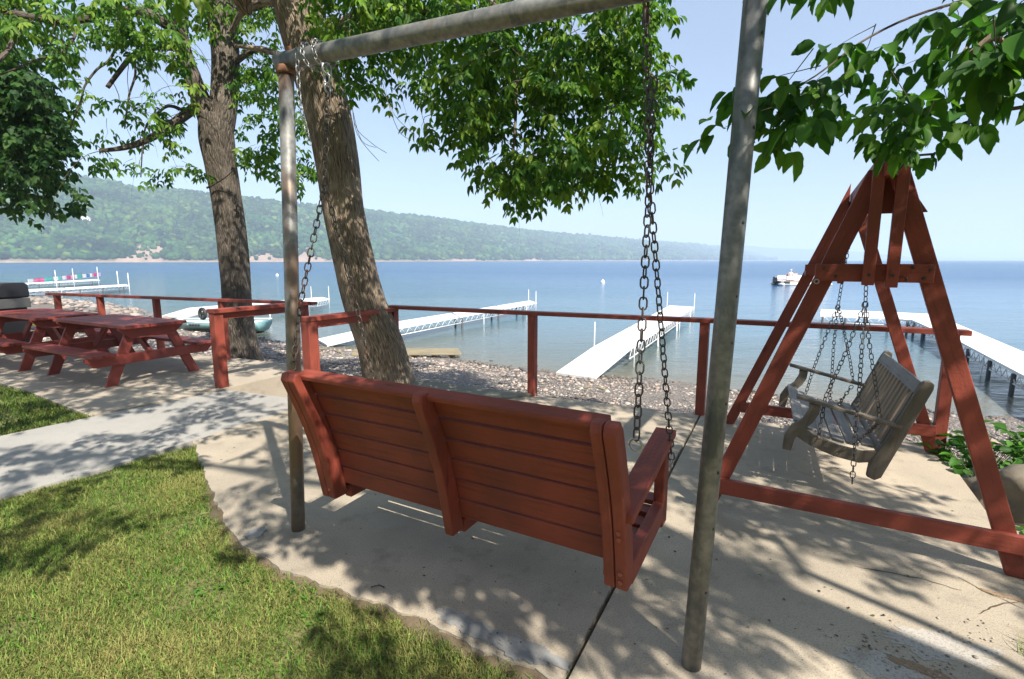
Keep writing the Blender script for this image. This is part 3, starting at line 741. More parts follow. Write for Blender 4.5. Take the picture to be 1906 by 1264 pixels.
class Foliage:
    def __init__(s): s.p = []; s.t = []; s.n = []; s.l = []; s.w = []; s.c = []; s.tw = MB()
    def leaf(s, p, t, n, l, w, c): s.p.append(p); s.t.append(t); s.n.append(n); s.l.append(l); s.w.append(w); s.c.append(c)
    def compound(s, p, d, size, pal, npair=2, wr=.42):
        """a pinnate leaf: rachis from p along d, leaflets in pairs + terminal"""
        L = size * (0.5 + .45 * npair); up = Vector((random.gauss(0, .5), random.gauss(0, .5), 1)); side = d.cross(up)
        if side.length < 1e-3: return
        side.normalize(); nn = side.cross(d).normalized(); col = random.choice(pal); k = random.uniform(.72, 1.25); col = (col[0] * k, col[1] * k, col[2] * k)
        end = p + d * L
        for i in range(npair):
            f = .42 + .5 * i / max(1, npair - 1) if npair > 1 else .55
            q = p.lerp(end, f) - Vector((0, 0, L * .12 * f))
            for sg in (-1, 1):
                t = (side * sg * random.uniform(.7, 1) + d * random.uniform(.3, .7) + Vector((0, 0, random.uniform(-1.1, -.3)))).normalized()
                s.leaf(q, t, (nn + Vector((random.gauss(0, .35), random.gauss(0, .35), 0))).normalized(), size * random.uniform(.75, 1.1), wr, col)
        t = (d + Vector((0, 0, random.uniform(-.9, -.3)))).normalized(); s.leaf(end, t, nn, size * random.uniform(.9, 1.25), wr * 1.05, col)
    def spray(s, root, heading, L, nleaf, size, pal, npair=2, wr=.42, twig=.004, droop=.9):
        d = heading.normalized(); p = root.copy(); pts = [p.copy()]; step = L / nleaf
        for i in range(nleaf):
            d = (d + Vector((random.gauss(0, .22), random.gauss(0, .22), -droop * .16 + random.gauss(0, .1)))).normalized(); p = p + d * step; pts.append(p.copy())
            for sg in ((-1, 1) if random.random() < .75 else (random.choice((-1, 1)),)):
                sd = d.cross(Vector((random.gauss(0, .3), random.gauss(0, .3), 1)));
                if sd.length < .01: continue
                sd.normalize(); dd = (sd * sg + d * .5 + Vector((0, 0, random.uniform(-.9, .15)))).normalized()
                s.compound(p, dd, size * random.uniform(.75, 1.15), pal, npair, wr)
        s.compound(p, d, size, pal, npair, wr)
        if twig: s.tw.tube(pts, [twig * (1 - .7 * i / nleaf) for i in range(len(pts))], 3, False, True)
    def build(s, parent, hi=False, name="foliage", m=None):
        n = len(s.p); p = np.array([tuple(v) for v in s.p]); t = np.array([tuple(v) for v in s.t]); nn = np.array([tuple(v) for v in s.n]); l = np.array(s.l)[:, None]; w = np.array(s.w)[:, None] * l; c = np.array(s.c)
        sd = np.cross(t, nn); ln = np.linalg.norm(sd, axis=1, keepdims=True); sd = np.where(ln > 1e-4, sd / np.maximum(ln, 1e-4), [1, 0, 0]); nn = np.cross(sd, t)
        if not hi: tpl = [(0, 0, 0), (.28, -.5, .10), (.66, -.36, .06), (1, 0, -.10), (.66, .36, .06), (.28, .5, .10)]; fc = [(0, 1, 2, 3), (0, 3, 4, 5)]
        else:
            us = [.0, .1, .22, .36, .5, .64, .77, .89, 1]; ws = [0, .30, .45, .5, .47, .40, .27, .13, 0]; tpl = []; fc = []
            for i, (u, ww) in enumerate(zip(us, ws)):
                z = -.16 * u * u
                tpl += [(u, 0, z - .02)]
                sr = .012 if i % 2 else -.012
                tpl += [(u - .015 + sr, -ww - sr, z + ww * .28), (u - .015 + sr, ww + sr, z + ww * .28)]
            for i in range(len(us) - 1):
                a = 3 * i; b = 3 * i + 3; fc += [(a, a + 1, b + 1, b), (a, b, b + 2, a + 2)]
        tp = np.array(tpl); k = len(tp)
        V = p[:, None] + t[:, None] * (tp[None, :, 0:1] * l[:, None]) + sd[:, None] * (tp[None, :, 1:2] * w[:, None]) + nn[:, None] * (tp[None, :, 2:3] * l[:, None] * (1 + 0 * w[:, None]))
        Fc = (np.array(fc)[None] + (np.arange(n) * k)[:, None, None]).reshape(-1, 4)
        o = raw_mesh(name, V.reshape(-1, 3), Fc, np.repeat(c, k, 0), m or LEAF, parent, smooth=hi)
        if s.tw.v: s.tw.build("twigs", BARKD, parent)
        return o
def sample_poly(poly, n):
    xs = [p[0] for p in poly]; ys = [p[1] for p in poly]; out = []
    while len(out) < n:
        x = rng.uniform(min(xs), max(xs), n * 2); y = rng.uniform(min(ys), max(ys), n * 2); m = in_poly(x, y, poly)
        out += list(zip(x[m], y[m]))
    return out[:n]
PALM = [(.080, .18, .026), (.060, .145, .024), (.12, .23, .030), (.06, .15, .035), (.20, .30, .045), (.13, .24, .03)]
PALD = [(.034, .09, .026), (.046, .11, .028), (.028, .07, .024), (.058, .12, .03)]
PALN = [(.070, .18, .026), (.045, .125, .028), (.11, .23, .03), (.055, .15, .022)]
def rdir(zlo=-.8, zhi=.1):
    a = random.uniform(0, 2 * math.pi); z = random.uniform(zlo, zhi); return Vector((math.cos(a), math.sin(a), z)).normalized()
def fill(fo, poly, n, Y0, Y1, L, nleaf, size, pal, thr=-9, **kw):
    for px, py in sample_poly(poly, n):
        if thr > -9 and mnoise.noise(Vector((px * .012, py * .012, 3.3))) < thr + random.uniform(-.12, .12): continue
        Yq = random.uniform(Y0, Y1); fo.spray(D(px, py, Yq) + Vector((0, 0, .12)), rdir(), L * random.uniform(.6, 1.2), nleaf, size, pal, **kw)
def droop_twigs(mb, n, path, Lm, seed, sparse=True, rad=.006):
    rnd = random.Random(seed)
    for i in range(n):
        p = rnd.choice(path).copy(); d = Vector((rnd.uniform(-1, 1), rnd.uniform(-1, 1), rnd.uniform(-.2, .8))).normalized(); pts = [p.copy()]; L = rnd.uniform(.4, 1) * Lm; k = 9
        for j in range(k):
            d = (d + Vector((rnd.gauss(0, .14), rnd.gauss(0, .14), -.28))).normalized(); p = p + d * L / k; pts.append(p.copy())
        mb.tube(pts, [rad * (1 - .8 * j / k) for j in range(k + 1)], 4, False)

# tree beyond the picnic terrace (forked)
t1 = thing("ash_tree", "upright tree with a forked dark trunk beyond the red railing", "tree", tuple(G(456, 668, -.28)))
mb = MB(); Y1 = 9.6
tr = limb(mb, [(462, 705, 40), (457, 672, 31), (449, 630, 26.5), (442, 570, 25), (435, 480, 25), (426, 400, 24.5), (411, 310, 26), (403, 255, 29), (402, 215, 27)], Y1, Y1, 24, 6)
ls = limb(mb, [(402, 262, 19), (386, 215, 17), (366, 165, 14.5), (346, 110, 13), (334, 60, 13), (338, 0, 11), (338, -90, 11), (330, -220, 8)], Y1, Y1 - .4, 14)
rs = limb(mb, [(408, 260, 22), (416, 200, 22), (420, 110, 22), (411, 20, 23), (405, -90, 19), (415, -220, 14)], Y1, Y1 + .1, 16)
mb.build("trunk", BARKD, t1)
mb = MB()
l1 = limb(mb, [(330, 62, 11), (310, 44, 10), (270, 25, 8.5), (215, 22, 7.5), (165, 34, 7), (105, 38, 6.5), (40, 28, 6), (-60, 14, 5)], Y1 - .3, Y1 - 1.6, 8)
l2 = limb(mb, [(366, 198, 8.5), (330, 225, 8), (290, 252, 6.5), (240, 273, 5), (185, 281, 3)], Y1 - .1, Y1 - 1.2, 8)
l3 = limb(mb, [(332, 90, 5.5), (290, 88, 5), (250, 102, 4.5), (232, 120, 4), (200, 163, 3.5)], Y1 - .2, Y1 - .8, 7)
l4 = limb(mb, [(440, 115, 5), (475, 92, 5), (510, 97, 4), (560, 120, 3)], Y1, Y1 - .6, 7)
l5 = limb(mb, [(425, 32, 9), (465, 14, 8), (500, 5, 7), (560, -10, 6), (640, -30, 5)], Y1, Y1 - .8, 7)
l6 = limb(mb, [(350, 210, 3), (320, 198, 3), (300, 205, 2.2), (270, 240, 1.5), (262, 330, 1)], Y1 - .2, Y1 - 1, 5)
l7 = limb(mb, [(220, 25, 2.6), (221, 70, 2.4), (205, 110, 2.2), (180, 130, 2), (158, 160, 1.8), (150, 190, 1.6), (130, 240, 1.2)], Y1 - .9, Y1 - 1.4, 5)
l8 = limb(mb, [(60, 40, 4), (30, 70, 4), (0, 110, 4), (-60, 150, 3)], Y1 - 1.3, Y1 - 1.9, 6)
l9 = limb(mb, [(130, 40, 2.6), (140, 65, 2.4), (115, 95, 2), (60, 115, 1.6), (0, 140, 1.2)], Y1 - 1.1, Y1 - 1.6, 5)
l10 = limb(mb, [(250, 110, 2), (252, 140, 2), (240, 180, 1.8), (232, 240, 1.2)], Y1 - .6, Y1 - .8, 5)
l11 = limb(mb, [(385, 350, 2), (420, 330, 1), (450, 300, 1)], Y1 - .3, Y1 - .5, 4)
mb.build("limbs", BARKD, t1)
mb = MB(); droop_twigs(mb, 26, l1 + l2 + l3, 1.7, 5, rad=.007); droop_twigs(mb, 18, l2 + ls[:30] + l4, 1.6, 6, rad=.006); mb.build("bare_twigs", BARKD, t1)
fo = Foliage()
fill(fo, [(-60, -60), (330, -60), (330, 30), (180, 40), (120, 100), (60, 95), (-60, 90)], 72, Y1 - 2, Y1, .5, 4, .13, PALM, npair=2)
fill(fo, [(40, 30), (150, 60), (105, 100), (40, 90)], 8, Y1 - 2, Y1 - 1, .4, 3, .13, PALM)
fill(fo, [(180, 75), (280, 40), (330, 60), (300, 130), (270, 130), (240, 90), (200, 110)], 16, Y1 - 1.5, Y1, .4, 3, .12, PALM)
fill(fo, [(150, 150), (190, 160), (200, 300), (140, 300)], 6, Y1 - 1.5, Y1 - .5, .35, 3, .12, PALM)
fill(fo, [(200, 185), (260, 185), (340, 150), (360, 190), (350, 240), (290, 260), (230, 260), (200, 240)], 14, Y1 - 1.3, Y1 - .2, .38, 3, .12, PALM)
fill(fo, [(240, 80), (320, 60), (335, 130), (270, 140)], 8, Y1 - 1.3, Y1 - .2, .38, 3, .12, PALM)
fill(fo, [(250, 265), (340, 265), (380, 320), (290, 345), (230, 320)], 8, Y1 - 1.3, Y1 - .2, .34, 3, .11, PALM)
fill(fo, [(440, 70), (500, 60), (530, 120), (530, 190), (470, 160), (440, 150)], 20, Y1 - 1, Y1 + .4, .4, 3, .12, PALM)
fill(fo, [(440, 170), (520, 160), (555, 210), (595, 320), (590, 350), (530, 340), (450, 290)], 32, Y1 - 1, Y1 + .4, .42, 4, .12, PALM)
fill(fo, [(340, -60), (540, -60), (530, 30), (450, 30), (430, 60), (375, 40)], 50, Y1 - 1, Y1 + .2, .45, 4, .12, PALM)
fo.build(t1)
reparent(t1)

# leaning tree
t2 = thing("ash_tree", "thick leaning tree trunk behind the red bench with drooping crown over the water", "tree", tuple(G(728, 735, -.1)))
mb = MB(); Y2 = 6.75
tr2 = limb(mb, [(742, 790, 62), (731, 735, 51), (719, 690, 46), (707, 640, 43), (677, 560, 38.5), (657, 480, 36.5), (641, 400, 36), (627, 300, 38), (608, 200, 39), (577, 100, 38), (552, 0, 40), (528, -120, 38), (515, -260, 34)], Y2, Y2, 28, 6, .05, 3)
mb.build("trunk", BARK, t2)
mb = MB()
a1 = limb(mb, [(590, 80, 12), (650, 40, 11), (760, -20, 10), (900, -60, 8), (1050, -60, 6), (1180, -20, 4)], Y2, Y2 - 1.6, 9)
a2 = limb(mb, [(600, 130, 8), (625, 95, 7), (670, 65, 6), (740, 30, 5), (840, 20, 4), (950, 80, 3)], Y2, Y2 - .8, 7)
a3 = limb(mb, [(640, 60, 6), (760, 20, 6), (880, 30, 5), (980, 110, 4), (1060, 230, 2.5), (1090, 330, 1.5)], Y2, Y2 - 1.3, 7)
a4 = limb(mb, [(700, 0, 6), (830, -20, 5), (930, 20, 4), (960, 150, 3), (955, 290, 2)], Y2 - .4, Y2 - 1.6, 6)
a5 = limb(mb, [(850, -40, 6), (1000, -40, 5), (1110, 10, 4), (1170, 90, 3), (1230, 160, 2)], Y2 - .8, Y2 - 2, 6)
a6 = limb(mb, [(515, 100, 5), (485, 92, 5), (440, 85, 3)], Y2, Y2 + .6, 6)
a7 = limb(mb, [(540, 10, 9), (500, 2, 8), (455, 18, 6), (430, 60, 3)], Y2, Y2 + .8, 6)
mb.build("limbs", BARK, t2)
mb = MB(); droop_twigs(mb, 10, a2[8:26], 1.9, 9, rad=.005); droop_twigs(mb, 26, a1[10:] + a3[8:] + a4[8:], 1.3, 10, rad=.005)
for q in [[(655, 150), (660, 230), (690, 265), (720, 285)], [(700, 100), (716, 170), (740, 240), (765, 262)], [(715, 170), (735, 215), (770, 250)], [(770, 130), (790, 230), (830, 285)], [(655, 190), (665, 250), (705, 300)], [(640, 150), (655, 200), (672, 260), (700, 275)]]:
    n = len(q); mb.tube([p[:3] for p in catmull([tuple(D(a, b, Y2 - .4 - .1 * i)) for i, (a, b) in enumerate(q)], 4)], .003, 4, False)
mb.build("bare_twigs", BARK, t2)
fo = Foliage()
fill(fo, [(620, -60), (1190, -60), (1205, 60), (1190, 120), (1215, 150), (1240, 165), (1215, 195), (1205, 235), (1225, 320), (1180, 300), (1110, 315), (1060, 340), (1000, 355), (960, 350), (930, 320), (880, 310), (860, 270), (800, 245), (775, 215), (790, 160), (720, 90), (650, 60)], 150, Y2 - 2.2, Y2 - .4, .42, 4, .098, PALM, -.28)
fill(fo, [(860, 60), (1190, 60), (1195, 260), (1100, 310), (1000, 340), (930, 320), (850, 240)], 112, Y2 - 2.4, Y2 - .6, .4, 4, .098, PALM)
fill(fo, [(615, -60), (1100, -60), (1000, 60), (700, 90), (640, 40)], 84, Y2 - 1.8, Y2, .42, 4, .098, PALM)
fill(fo, [(1180, 125), (1240, 140), (1265, 155), (1230, 190), (1190, 200)], 10, Y2 - 2.2, Y2 - 1.8, .2, 3, .09, PALM)
fill(fo, [(640, 40), (720, 60), (720, 160), (690, 185), (660, 150), (640, 150)], 22, Y2 - .8, Y2, .34, 3, .098, PALM)
fill(fo, [(1150, 0), (1200, 20), (1210, 110), (1160, 120)], 16, Y2 - 2.2, Y2 - 1.4, .3, 3, .098, PALM)
fill(fo, [(1100, 240), (1235, 300), (1235, 330), (1140, 340), (1060, 360)], 18, Y2 - 2.2, Y2 - 1.4, .25, 3, .098, PALM)
fill(fo, [(900, 300), (1060, 320), (1010, 370), (960, 370), (920, 340)], 18, Y2 - 2.2, Y2 - 1.2, .25, 3, .098, PALM)
fill(fo, [(700, 110), (790, 150), (775, 175), (740, 170)], 7, Y2 - 1, Y2 - .5, .25, 3, .085, PALM)
for i in range(230):  # unseen overhead sprays added to block skylight from above
    p = Vector((random.uniform(-6.0, -1.2), random.uniform(1.6, 5.6), random.uniform(4.9, 7.2)))
    if PJ(p)[1] > -170: p.z += 1.2
    if PJ(p)[1] > -150: continue
    fo.spray(p, rdir(-.5, .2), .5, 4, .13, PALM, twig=.004)
mb = MB()
for q in ([(-3.2, 6.7, 4.6), (-2.4, 5.2, 6.0), (-1.4, 4.0, 6.6)], [(-3.2, 6.7, 4.6), (-3.6, 5.0, 5.8), (-4.2, 3.4, 6.2), (-4.6, 2.0, 6.0)]):
    sp = catmull(q, 5); mb.tube(sp, [.07 * (1 - .85 * i / len(sp)) for i in range(len(sp))], 7)
mb.build("upper_limbs", BARK, t2)
fo.build(t2)
reparent(t2)

# dark maple at far left
t3 = thing("maple_tree", "dense dark tree with low branches at the left edge above the grill", "tree", (-15.5, 12.5, 0))
mb = MB(); mb.tube([(-15.5, 12.5, -.5), (-15.4, 12.4, 2), (-15.2, 12.3, 5), (-15.3, 12.2, 9)], [.34, .28, .24, .12], 14)
mb.build("trunk", BARKD, t3)
mb = MB()
for q in ([(-15.3, 12.4, 3.6), (-13.5, 12.2, 4.2), (-11.8, 12, 3.9)], [(-15.3, 12.4, 4.8), (-13.2, 12.3, 5.8), (-11.6, 12, 5.6)], [(-15.3, 12.4, 6), (-13.5, 12.3, 7.2), (-12, 12, 7.2)], [(-15.3, 12.4, 2.8), (-13.8, 12.2, 3.2), (-12.2, 12, 2.9)]):
    mb.tube([p for p in catmull(q, 5)], [.1 * (1 - .07 * i) for i in range(11)], 7)
mb.build("limbs", BARKD, t3)
fo = Foliage()
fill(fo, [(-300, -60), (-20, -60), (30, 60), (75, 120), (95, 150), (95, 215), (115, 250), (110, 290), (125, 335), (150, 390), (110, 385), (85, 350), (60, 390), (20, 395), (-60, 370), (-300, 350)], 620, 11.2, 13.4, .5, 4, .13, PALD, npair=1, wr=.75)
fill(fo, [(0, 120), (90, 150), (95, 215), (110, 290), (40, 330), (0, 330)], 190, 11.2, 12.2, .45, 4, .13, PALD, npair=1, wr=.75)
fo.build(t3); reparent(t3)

# overhanging shade tree (trunk to the right, behind the camera) : casts the dapples
t4 = thing("boxelder_tree", "broad leafy branch reaching in over the A-frame from the upper right", "tree", (4.6, -2.2, 0))
mb = MB(); mb.tube([p for p in catmull([(4.6, -2.2, -.2), (4.55, -2.1, 1.5), (4.3, -1.9, 3.2), (3.9, -1.8, 5), (3.5, -1.9, 7), (3.2, -2.0, 8.6)], 5)], [.3 - .0085 * i for i in range(26)], 16, disp=lambda L, a: 1 + .06 * mnoise.noise(Vector((math.cos(a) * 2, math.sin(a) * 2, L))))
mb.build("trunk", BARK, t4)
mb = MB()
for q, r in (([(4.3, -1.9, 3.2), (3.6, -.6, 4.0), (3.0, .8, 3.9), (2.6, 1.7, 3.1), (2.2, 2.1, 2.55), (1.75, 2.2, 2.4)], .03), ([(4.1, -1.85, 4.2), (2.6, -1.2, 5.4), (1.0, -.8, 5.9), (-.8, -.4, 5.8), (-2.6, 0, 5.4)], .05), ([(3.9, -1.8, 4.8), (3.0, -.3, 5.9), (2.2, 1.2, 6.2), (1.4, 2.2, 5.8), (.6, 2.9, 5.4)], .045),
             ([(3.6, -1.8, 6), (1.8, -1.8, 7), (-.4, -1.5, 7.3), (-3.2, -1, 6.9)], .045), ([(4.4, -2, 2.8), (4.6, -.6, 3.9), (4.4, .8, 4.6), (4.0, 2.0, 4.8)], .04), ([(3.9, -1.8, 5), (4.4, -3, 6), (4.6, -4.5, 6.4)], .045), ([(3.0, .8, 3.9), (3.1, 1.6, 3.5), (2.95, 2.15, 2.9), (2.3, 2.5, 2.3)], .02),
             ([(2.6, -1.2, 5.4), (1.2, .2, 6.0), (-.6, 1.2, 6.1), (-2.4, 2.2, 5.6), (-3.6, 2.8, 5.2)], .03)):
    s = catmull(q, 6); s = [s[0]] + [(a + random.gauss(0, .05), b + random.gauss(0, .05), c + random.gauss(0, .04)) for a, b, c in s[1:]]; mb.tube(s, [r * (1 - .8 * i / len(s)) + .004 for i in range(len(s))], 8)
mb.build("limbs", BARK, t4)
fo = Foliage(); nearf = Foliage()
# near leafy branch in view
def fill_near(poly, n, Y0, Y1, L, nl, size):
    for px, py in sample_poly(poly, n):
        Yq = random.uniform(Y0, Y1); nearf.spray(D(px, py, Yq), Vector((random.uniform(-1, .3), random.uniform(-.5, .5), random.uniform(-.5, .1))), L * random.uniform(.7, 1.2), nl, size * random.uniform(.8, 1.1), PALN, npair=1, wr=.52, twig=.0025, droop=.6)
fill_near([(1485, 100), (1600, 20), (1700, -40), (1990, -60), (1990, 120), (1860, 140), (1800, 150), (1690, 130), (1640, 170), (1520, 190), (1440, 210)], 28, 1.9, 2.7, .2, 2, .092)
fill_near([(1410, 200), (1480, 150), (1560, 150), (1520, 210), (1440, 230)], 9, 1.9, 2.3, .14, 2, .085)
fill_near([(1660, 150), (1800, 130), (1850, 140), (1760, 200), (1690, 240)], 9, 1.9, 2.5, .12, 2, .075)
fill_near([(1650, 225), (1700, 220), (1690, 245), (1660, 245)], 3, 2.1, 2.4, .07, 1, .06)
fill_near([(1735, 240), (1750, 250), (1740, 255)], 1, 2.0, 2.2, .05, 1, .07)
fill_near([(1780, -40), (1990, -40), (1990, 90), (1850, 90)], 10, 1.7, 2.4, .2, 2, .1)
fill_near([(1440, -60), (1510, -60), (1500, -30), (1450, -30)], 2, 1.9, 2.1, .12, 1, .09)
fill_near([(1580, -40), (1640, -40), (1600, -15)], 2, 1.9, 2.1, .1, 1, .09)
pts = catmull([tuple(D(a, b, Yq)) for a, b, Yq in ((1960, -60, 2.2), (1830, -10, 2.2), (1700, 30, 2.2), (1600, 80, 2.15), (1520, 140, 2.1), (1440, 185, 2.05), (1400, 215, 2.0))], 4)
nearf.tw.tube(pts, [.007 * (1 - .85 * i / len(pts)) for i in range(len(pts))], 5)
pts = catmull([tuple(D(a, b, Yq)) for a, b, Yq in ((1960, 20, 2.4), (1860, 90, 2.4), (1800, 160, 2.3), (1730, 200, 2.25), (1680, 235, 2.2))], 4)
nearf.tw.tube(pts, [.005 * (1 - .8 * i / len(pts)) for i in range(len(pts))], 5)
for a_, b_, y_ in ((1665, 215, 2.3), (1672, 225, 2.35), (1655, 230, 2.25), (1690, 222, 2.4), (1740, 235, 2.2)): nearf.spray(D(a_, b_, y_), Vector((random.uniform(-.4, .4), random.uniform(-.2, .2), -1)), .09, 2, .065, PALN, npair=1, wr=.55, twig=.002)
# leafy sprays overhead, placed where the sun throws their shade on lawn and slabs
def shade(poly, dens, h0=3.2, h1=6.0, size=.10, thr=-9, ground=0.0, scale=1.3, L=.4, nl=4):
    W = [G(a, b, ground) for a, b in poly]; xy = [(p.x, p.y) for p in W]
    A = abs(sum(xy[i][0] * xy[(i + 1) % len(xy)][1] - xy[(i + 1) % len(xy)][0] * xy[i][1] for i in range(len(xy)))) / 2
    n = max(1, int(A * dens)); cnt = 0
    for x, y in sample_poly(xy, n):
        if thr > -9 and mnoise.noise(Vector((x * scale, y * scale, 7.7))) < thr: continue
        for tries in range(5):
            h = random.uniform(h0, h1); k = (h - ground) / SUN.z; p = Vector((x, y, ground)) + SUN * k
            a, b = PJ(p)
            if -120 < a < 2026 and -150 < b < 1264 and p.y > 0: continue
            fo.spray(p, rdir(-.5, .2), L * random.uniform(.6, 1.1), nl, size, PALM, npair=2, twig=.004); cnt += 1; break
SHADE_ZONES = [
    ([(-40, 930), (220, 900), (330, 1020), (560, 1180), (700, 1300), (-40, 1300)], 2.4, .0),
    ([(0, 690), (250, 660), (390, 722), (200, 770), (60, 735), (-60, 720)], 6.5, -.3),      # picnic terrace
    ([(-40, 820), (200, 775), (440, 728), (530, 742), (420, 790), (330, 820), (120, 880), (-40, 920)], 8, -.15),   # path
    ([(780, 725), (1300, 760), (1310, 860), (1000, 830), (760, 780)], 9, -.3),   # back of slab
    ([(600, 690), (1000, 700), (1440, 740), (1440, 790), (980, 740), (600, 730)], 9, -.25), ([(380, 840), (470, 830), (530, 900), (530, 960), (460, 960), (410, 910)], 2.5, -.05),
    ([(1180, 860), (1330, 860), (1330, 1000), (1190, 1260), (1050, 1260), (1150, 1060)], 5.5, -.1),
    ([(1300, 880), (1560, 860), (1790, 920), (1906, 1000), (1906, 1264), (1620, 1264), (1250, 1264)], 5.5, -.13),
    ([(830, 1020), (1130, 1080), (1040, 1240), (900, 1190), (820, 1120)], 5.5, -.1),
    ([(420, 860), (530, 840), (540, 900), (440, 930)], 2.5, -.1),
    ([(420, 780), (480, 765), (520, 800), (440, 830)], 2, -.1),
    ([(-40, 940), (120, 950), (230, 960), (180, 1020), (60, 1090), (-40, 1080)], 3.5, -.1),
    ([(-40, 1170), (120, 1140), (160, 1200), (60, 1264), (-40, 1264)], 3.5, -.1),
    ([(210, 1020), (430, 1000), (480, 1060), (300, 1130), (230, 1090)], 3.0, -.1),
    ([(430, 1060), (620, 1080), (780, 1160), (640, 1200), (480, 1140)], 11, -9),
    ([(600, 1180), (820, 1170), (960, 1240), (900, 1300), (640, 1300)], 9, -9),
    ([(250, 1150), (380, 1140), (420, 1260), (280, 1290)], 3, -.1),
    ([(60, 890), (200, 860), (210, 900), (80, 930)], 3, -9),
    ([(260, 840), (350, 825), (370, 850), (280, 870)], 3, -9),
    ([(0, 730), (100, 740), (120, 790), (0, 800)], 5, -.1), ([(0, 950), (110, 960), (220, 950), (160, 1020), (40, 1080), (-30, 1070)], 6, -.05), ([(200, 1030), (300, 1010), (440, 1010), (330, 1100), (240, 1110)], 4, -.05), ([(250, 1160), (370, 1140), (410, 1260), (290, 1290)], 5, -.05),
]
for poly, dn, th in SHADE_ZONES: shade(poly, dn * 2.1, thr=th, size=.105)
# branches whose shade falls on the bench back, trunks, tables and frames
def shade_seg(a, b, n, r, h0=3.3, h1=6.0, skip=(), L=.34, nl=4):
    a = Vector(a); b = Vector(b)
    for i in range(n):
        f = random.random()
        if any(lo < f < hi for lo, hi in skip): continue
        q = a.lerp(b, f) + Vector((random.gauss(0, r), random.gauss(0, r), random.gauss(0, r * .6)))
        for tries in range(6):
            p = q + SUN * ((random.uniform(h0, h1) - q.z) / SUN.z); u, v = PJ(p)
            if -120 < u < 2026 and -150 < v < 1264 and p.y > 0: continue
            fo.spray(p, rdir(-.5, .2), L, nl, .10, PALM, twig=.003); break
BPc = Vector((-1.013, 2.702, .383))
def bpt(x, y, z): return BPc + AX * x + AY * y + AZ * z
for z, n_ in ((.14, 9), (.3, 15), (.45, 15), (.55, 8)): shade_seg(bpt(.1, -.3 * z, z), bpt(1.66, -.3 * z, z), n_ * 2, .03, 3.3, 4.3, ((.06, .16), (.60, .68)) if z < .2 else (), .16, 2)
shade_seg((.74, 1.88, .35), (.83, 1.88, 2.2), 60, .05, skip=((.3, .34), (.6, .65)))
shade_seg((.83, 1.88, 2.45), (.84, 1.88, 2.9), 10, .04)
shade_seg((-1.32, 2.96, .1), (-1.28, 2.96, 1.2), 12, .05); shade_seg((-1.28, 2.96, 1.2), (-1.22, 2.96, 2.6), 9, .05)
for a, b, n_, r_ in (((1.30, 3.24, .1), (2.0, 2.85, 2.1), 26, .08), ((2.7, 2.46, .1), (2.05, 2.82, 2.1), 26, .08), ((2.25, 4.95, .1), (2.95, 4.6, 2.0), 18, .08), ((3.6, 4.3, .1), (3.0, 4.6, 2.0), 16, .08), ((1.3, 3.2, .2), (2.7, 2.45, .2), 12, .08),
                     ((2.0, 3.3, .6), (2.9, 4.3, .7), 34, .14), ((1.9, 3.6, .4), (2.5, 4.6, .45), 20, .12), ((-1.6, 6.7, .1), (-2.1, 6.7, 2.4), 20, .16), ((-2.1, 6.7, 2.4), (-2.5, 6.7, 3.6), 16, .16), ((-4.7, 9.5, .0), (-5.2, 9.5, 3.4), 34, .2),
                     ((-1.6, 6.9, 1.0), (.25, 6.14, 1.0), 16, .08), ((.25, 6.14, 1.0), (2.03, 5.36, 1.0), 16, .08), ((2.03, 5.36, 1), (3.9, 4.4, 1), 10, .08), ((.25, 6.14, .1), (.25, 6.14, .9), 8, .05), ((2.03, 5.36, .1), (2.03, 5.36, .9), 8, .05),
                     ((-5.1, 7.0, .75), (-6.7, 7.8, .75), 26, .25), ((-7.2, 7.9, .75), (-8.6, 8.6, .75), 20, .25), ((-5.2, 6.4, .4), (-6.9, 7.2, .4), 16, .12), ((-4.9, 6.6, .3), (-4.6, 7.6, .3), 10, .1), ((-3.8, 6.54, .1), (-3.8, 6.54, .7), 6, .06), ((-3.8, 6.5, 1), (-3.1, 7.7, 1), 8, .07), ((-2.29, 5.74, 1), (-1.6, 6.8, 1), 8, .07), ((-3.1, 7.8, 1), (-9, 10, 1), 30, .1)):
    shade_seg(a, b, n_, r_)
fo.build(t4, name="crown"); nearf.build(t4, hi=True, name="foliage")
reparent(t4)

# unseen trees added behind the viewpoint to block light from the low sky
for i, (x, y, h) in enumerate([(-15, -6, 9), (-9.5, -10, 9.5), (-3, -12, 9.5), (4, -13, 9.5), (10.5, -11, 9), (15, -5, 9)]):
    tt = thing("added_tree", ["added unseen leafy tree far to the left behind the viewpoint", "added unseen leafy tree behind the viewpoint, second from the left", "added unseen leafy tree behind the viewpoint, third from the left", "added unseen leafy tree behind the viewpoint, fourth from the left", "added unseen leafy tree behind the viewpoint, fifth from the left", "added unseen leafy tree far to the right behind the viewpoint"][i], "tree", (x, y, 0))
    MB().tube([(x, y, -.2), (x + .1, y, 2), (x, y, h * .6)], [.25, .2, .08], 10).build("trunk", BARK, tt)
    f2 = Foliage()
    for k in range(850):
        d = Vector((random.gauss(0, 1), random.gauss(0, 1), random.gauss(0, 1))).normalized() * random.uniform(.3, 1) ** .5
        p = Vector((x + d.x * 3.6, y + d.y * 3.6, h * .53 + d.z * h * .46)); 
        for q_ in range(4): f2.leaf(p + rdir() * .4, rdir(-1, .3), rdir(0, 1), .42, .7, random.choice(PALM))
    f2.build(tt); reparent(tt)
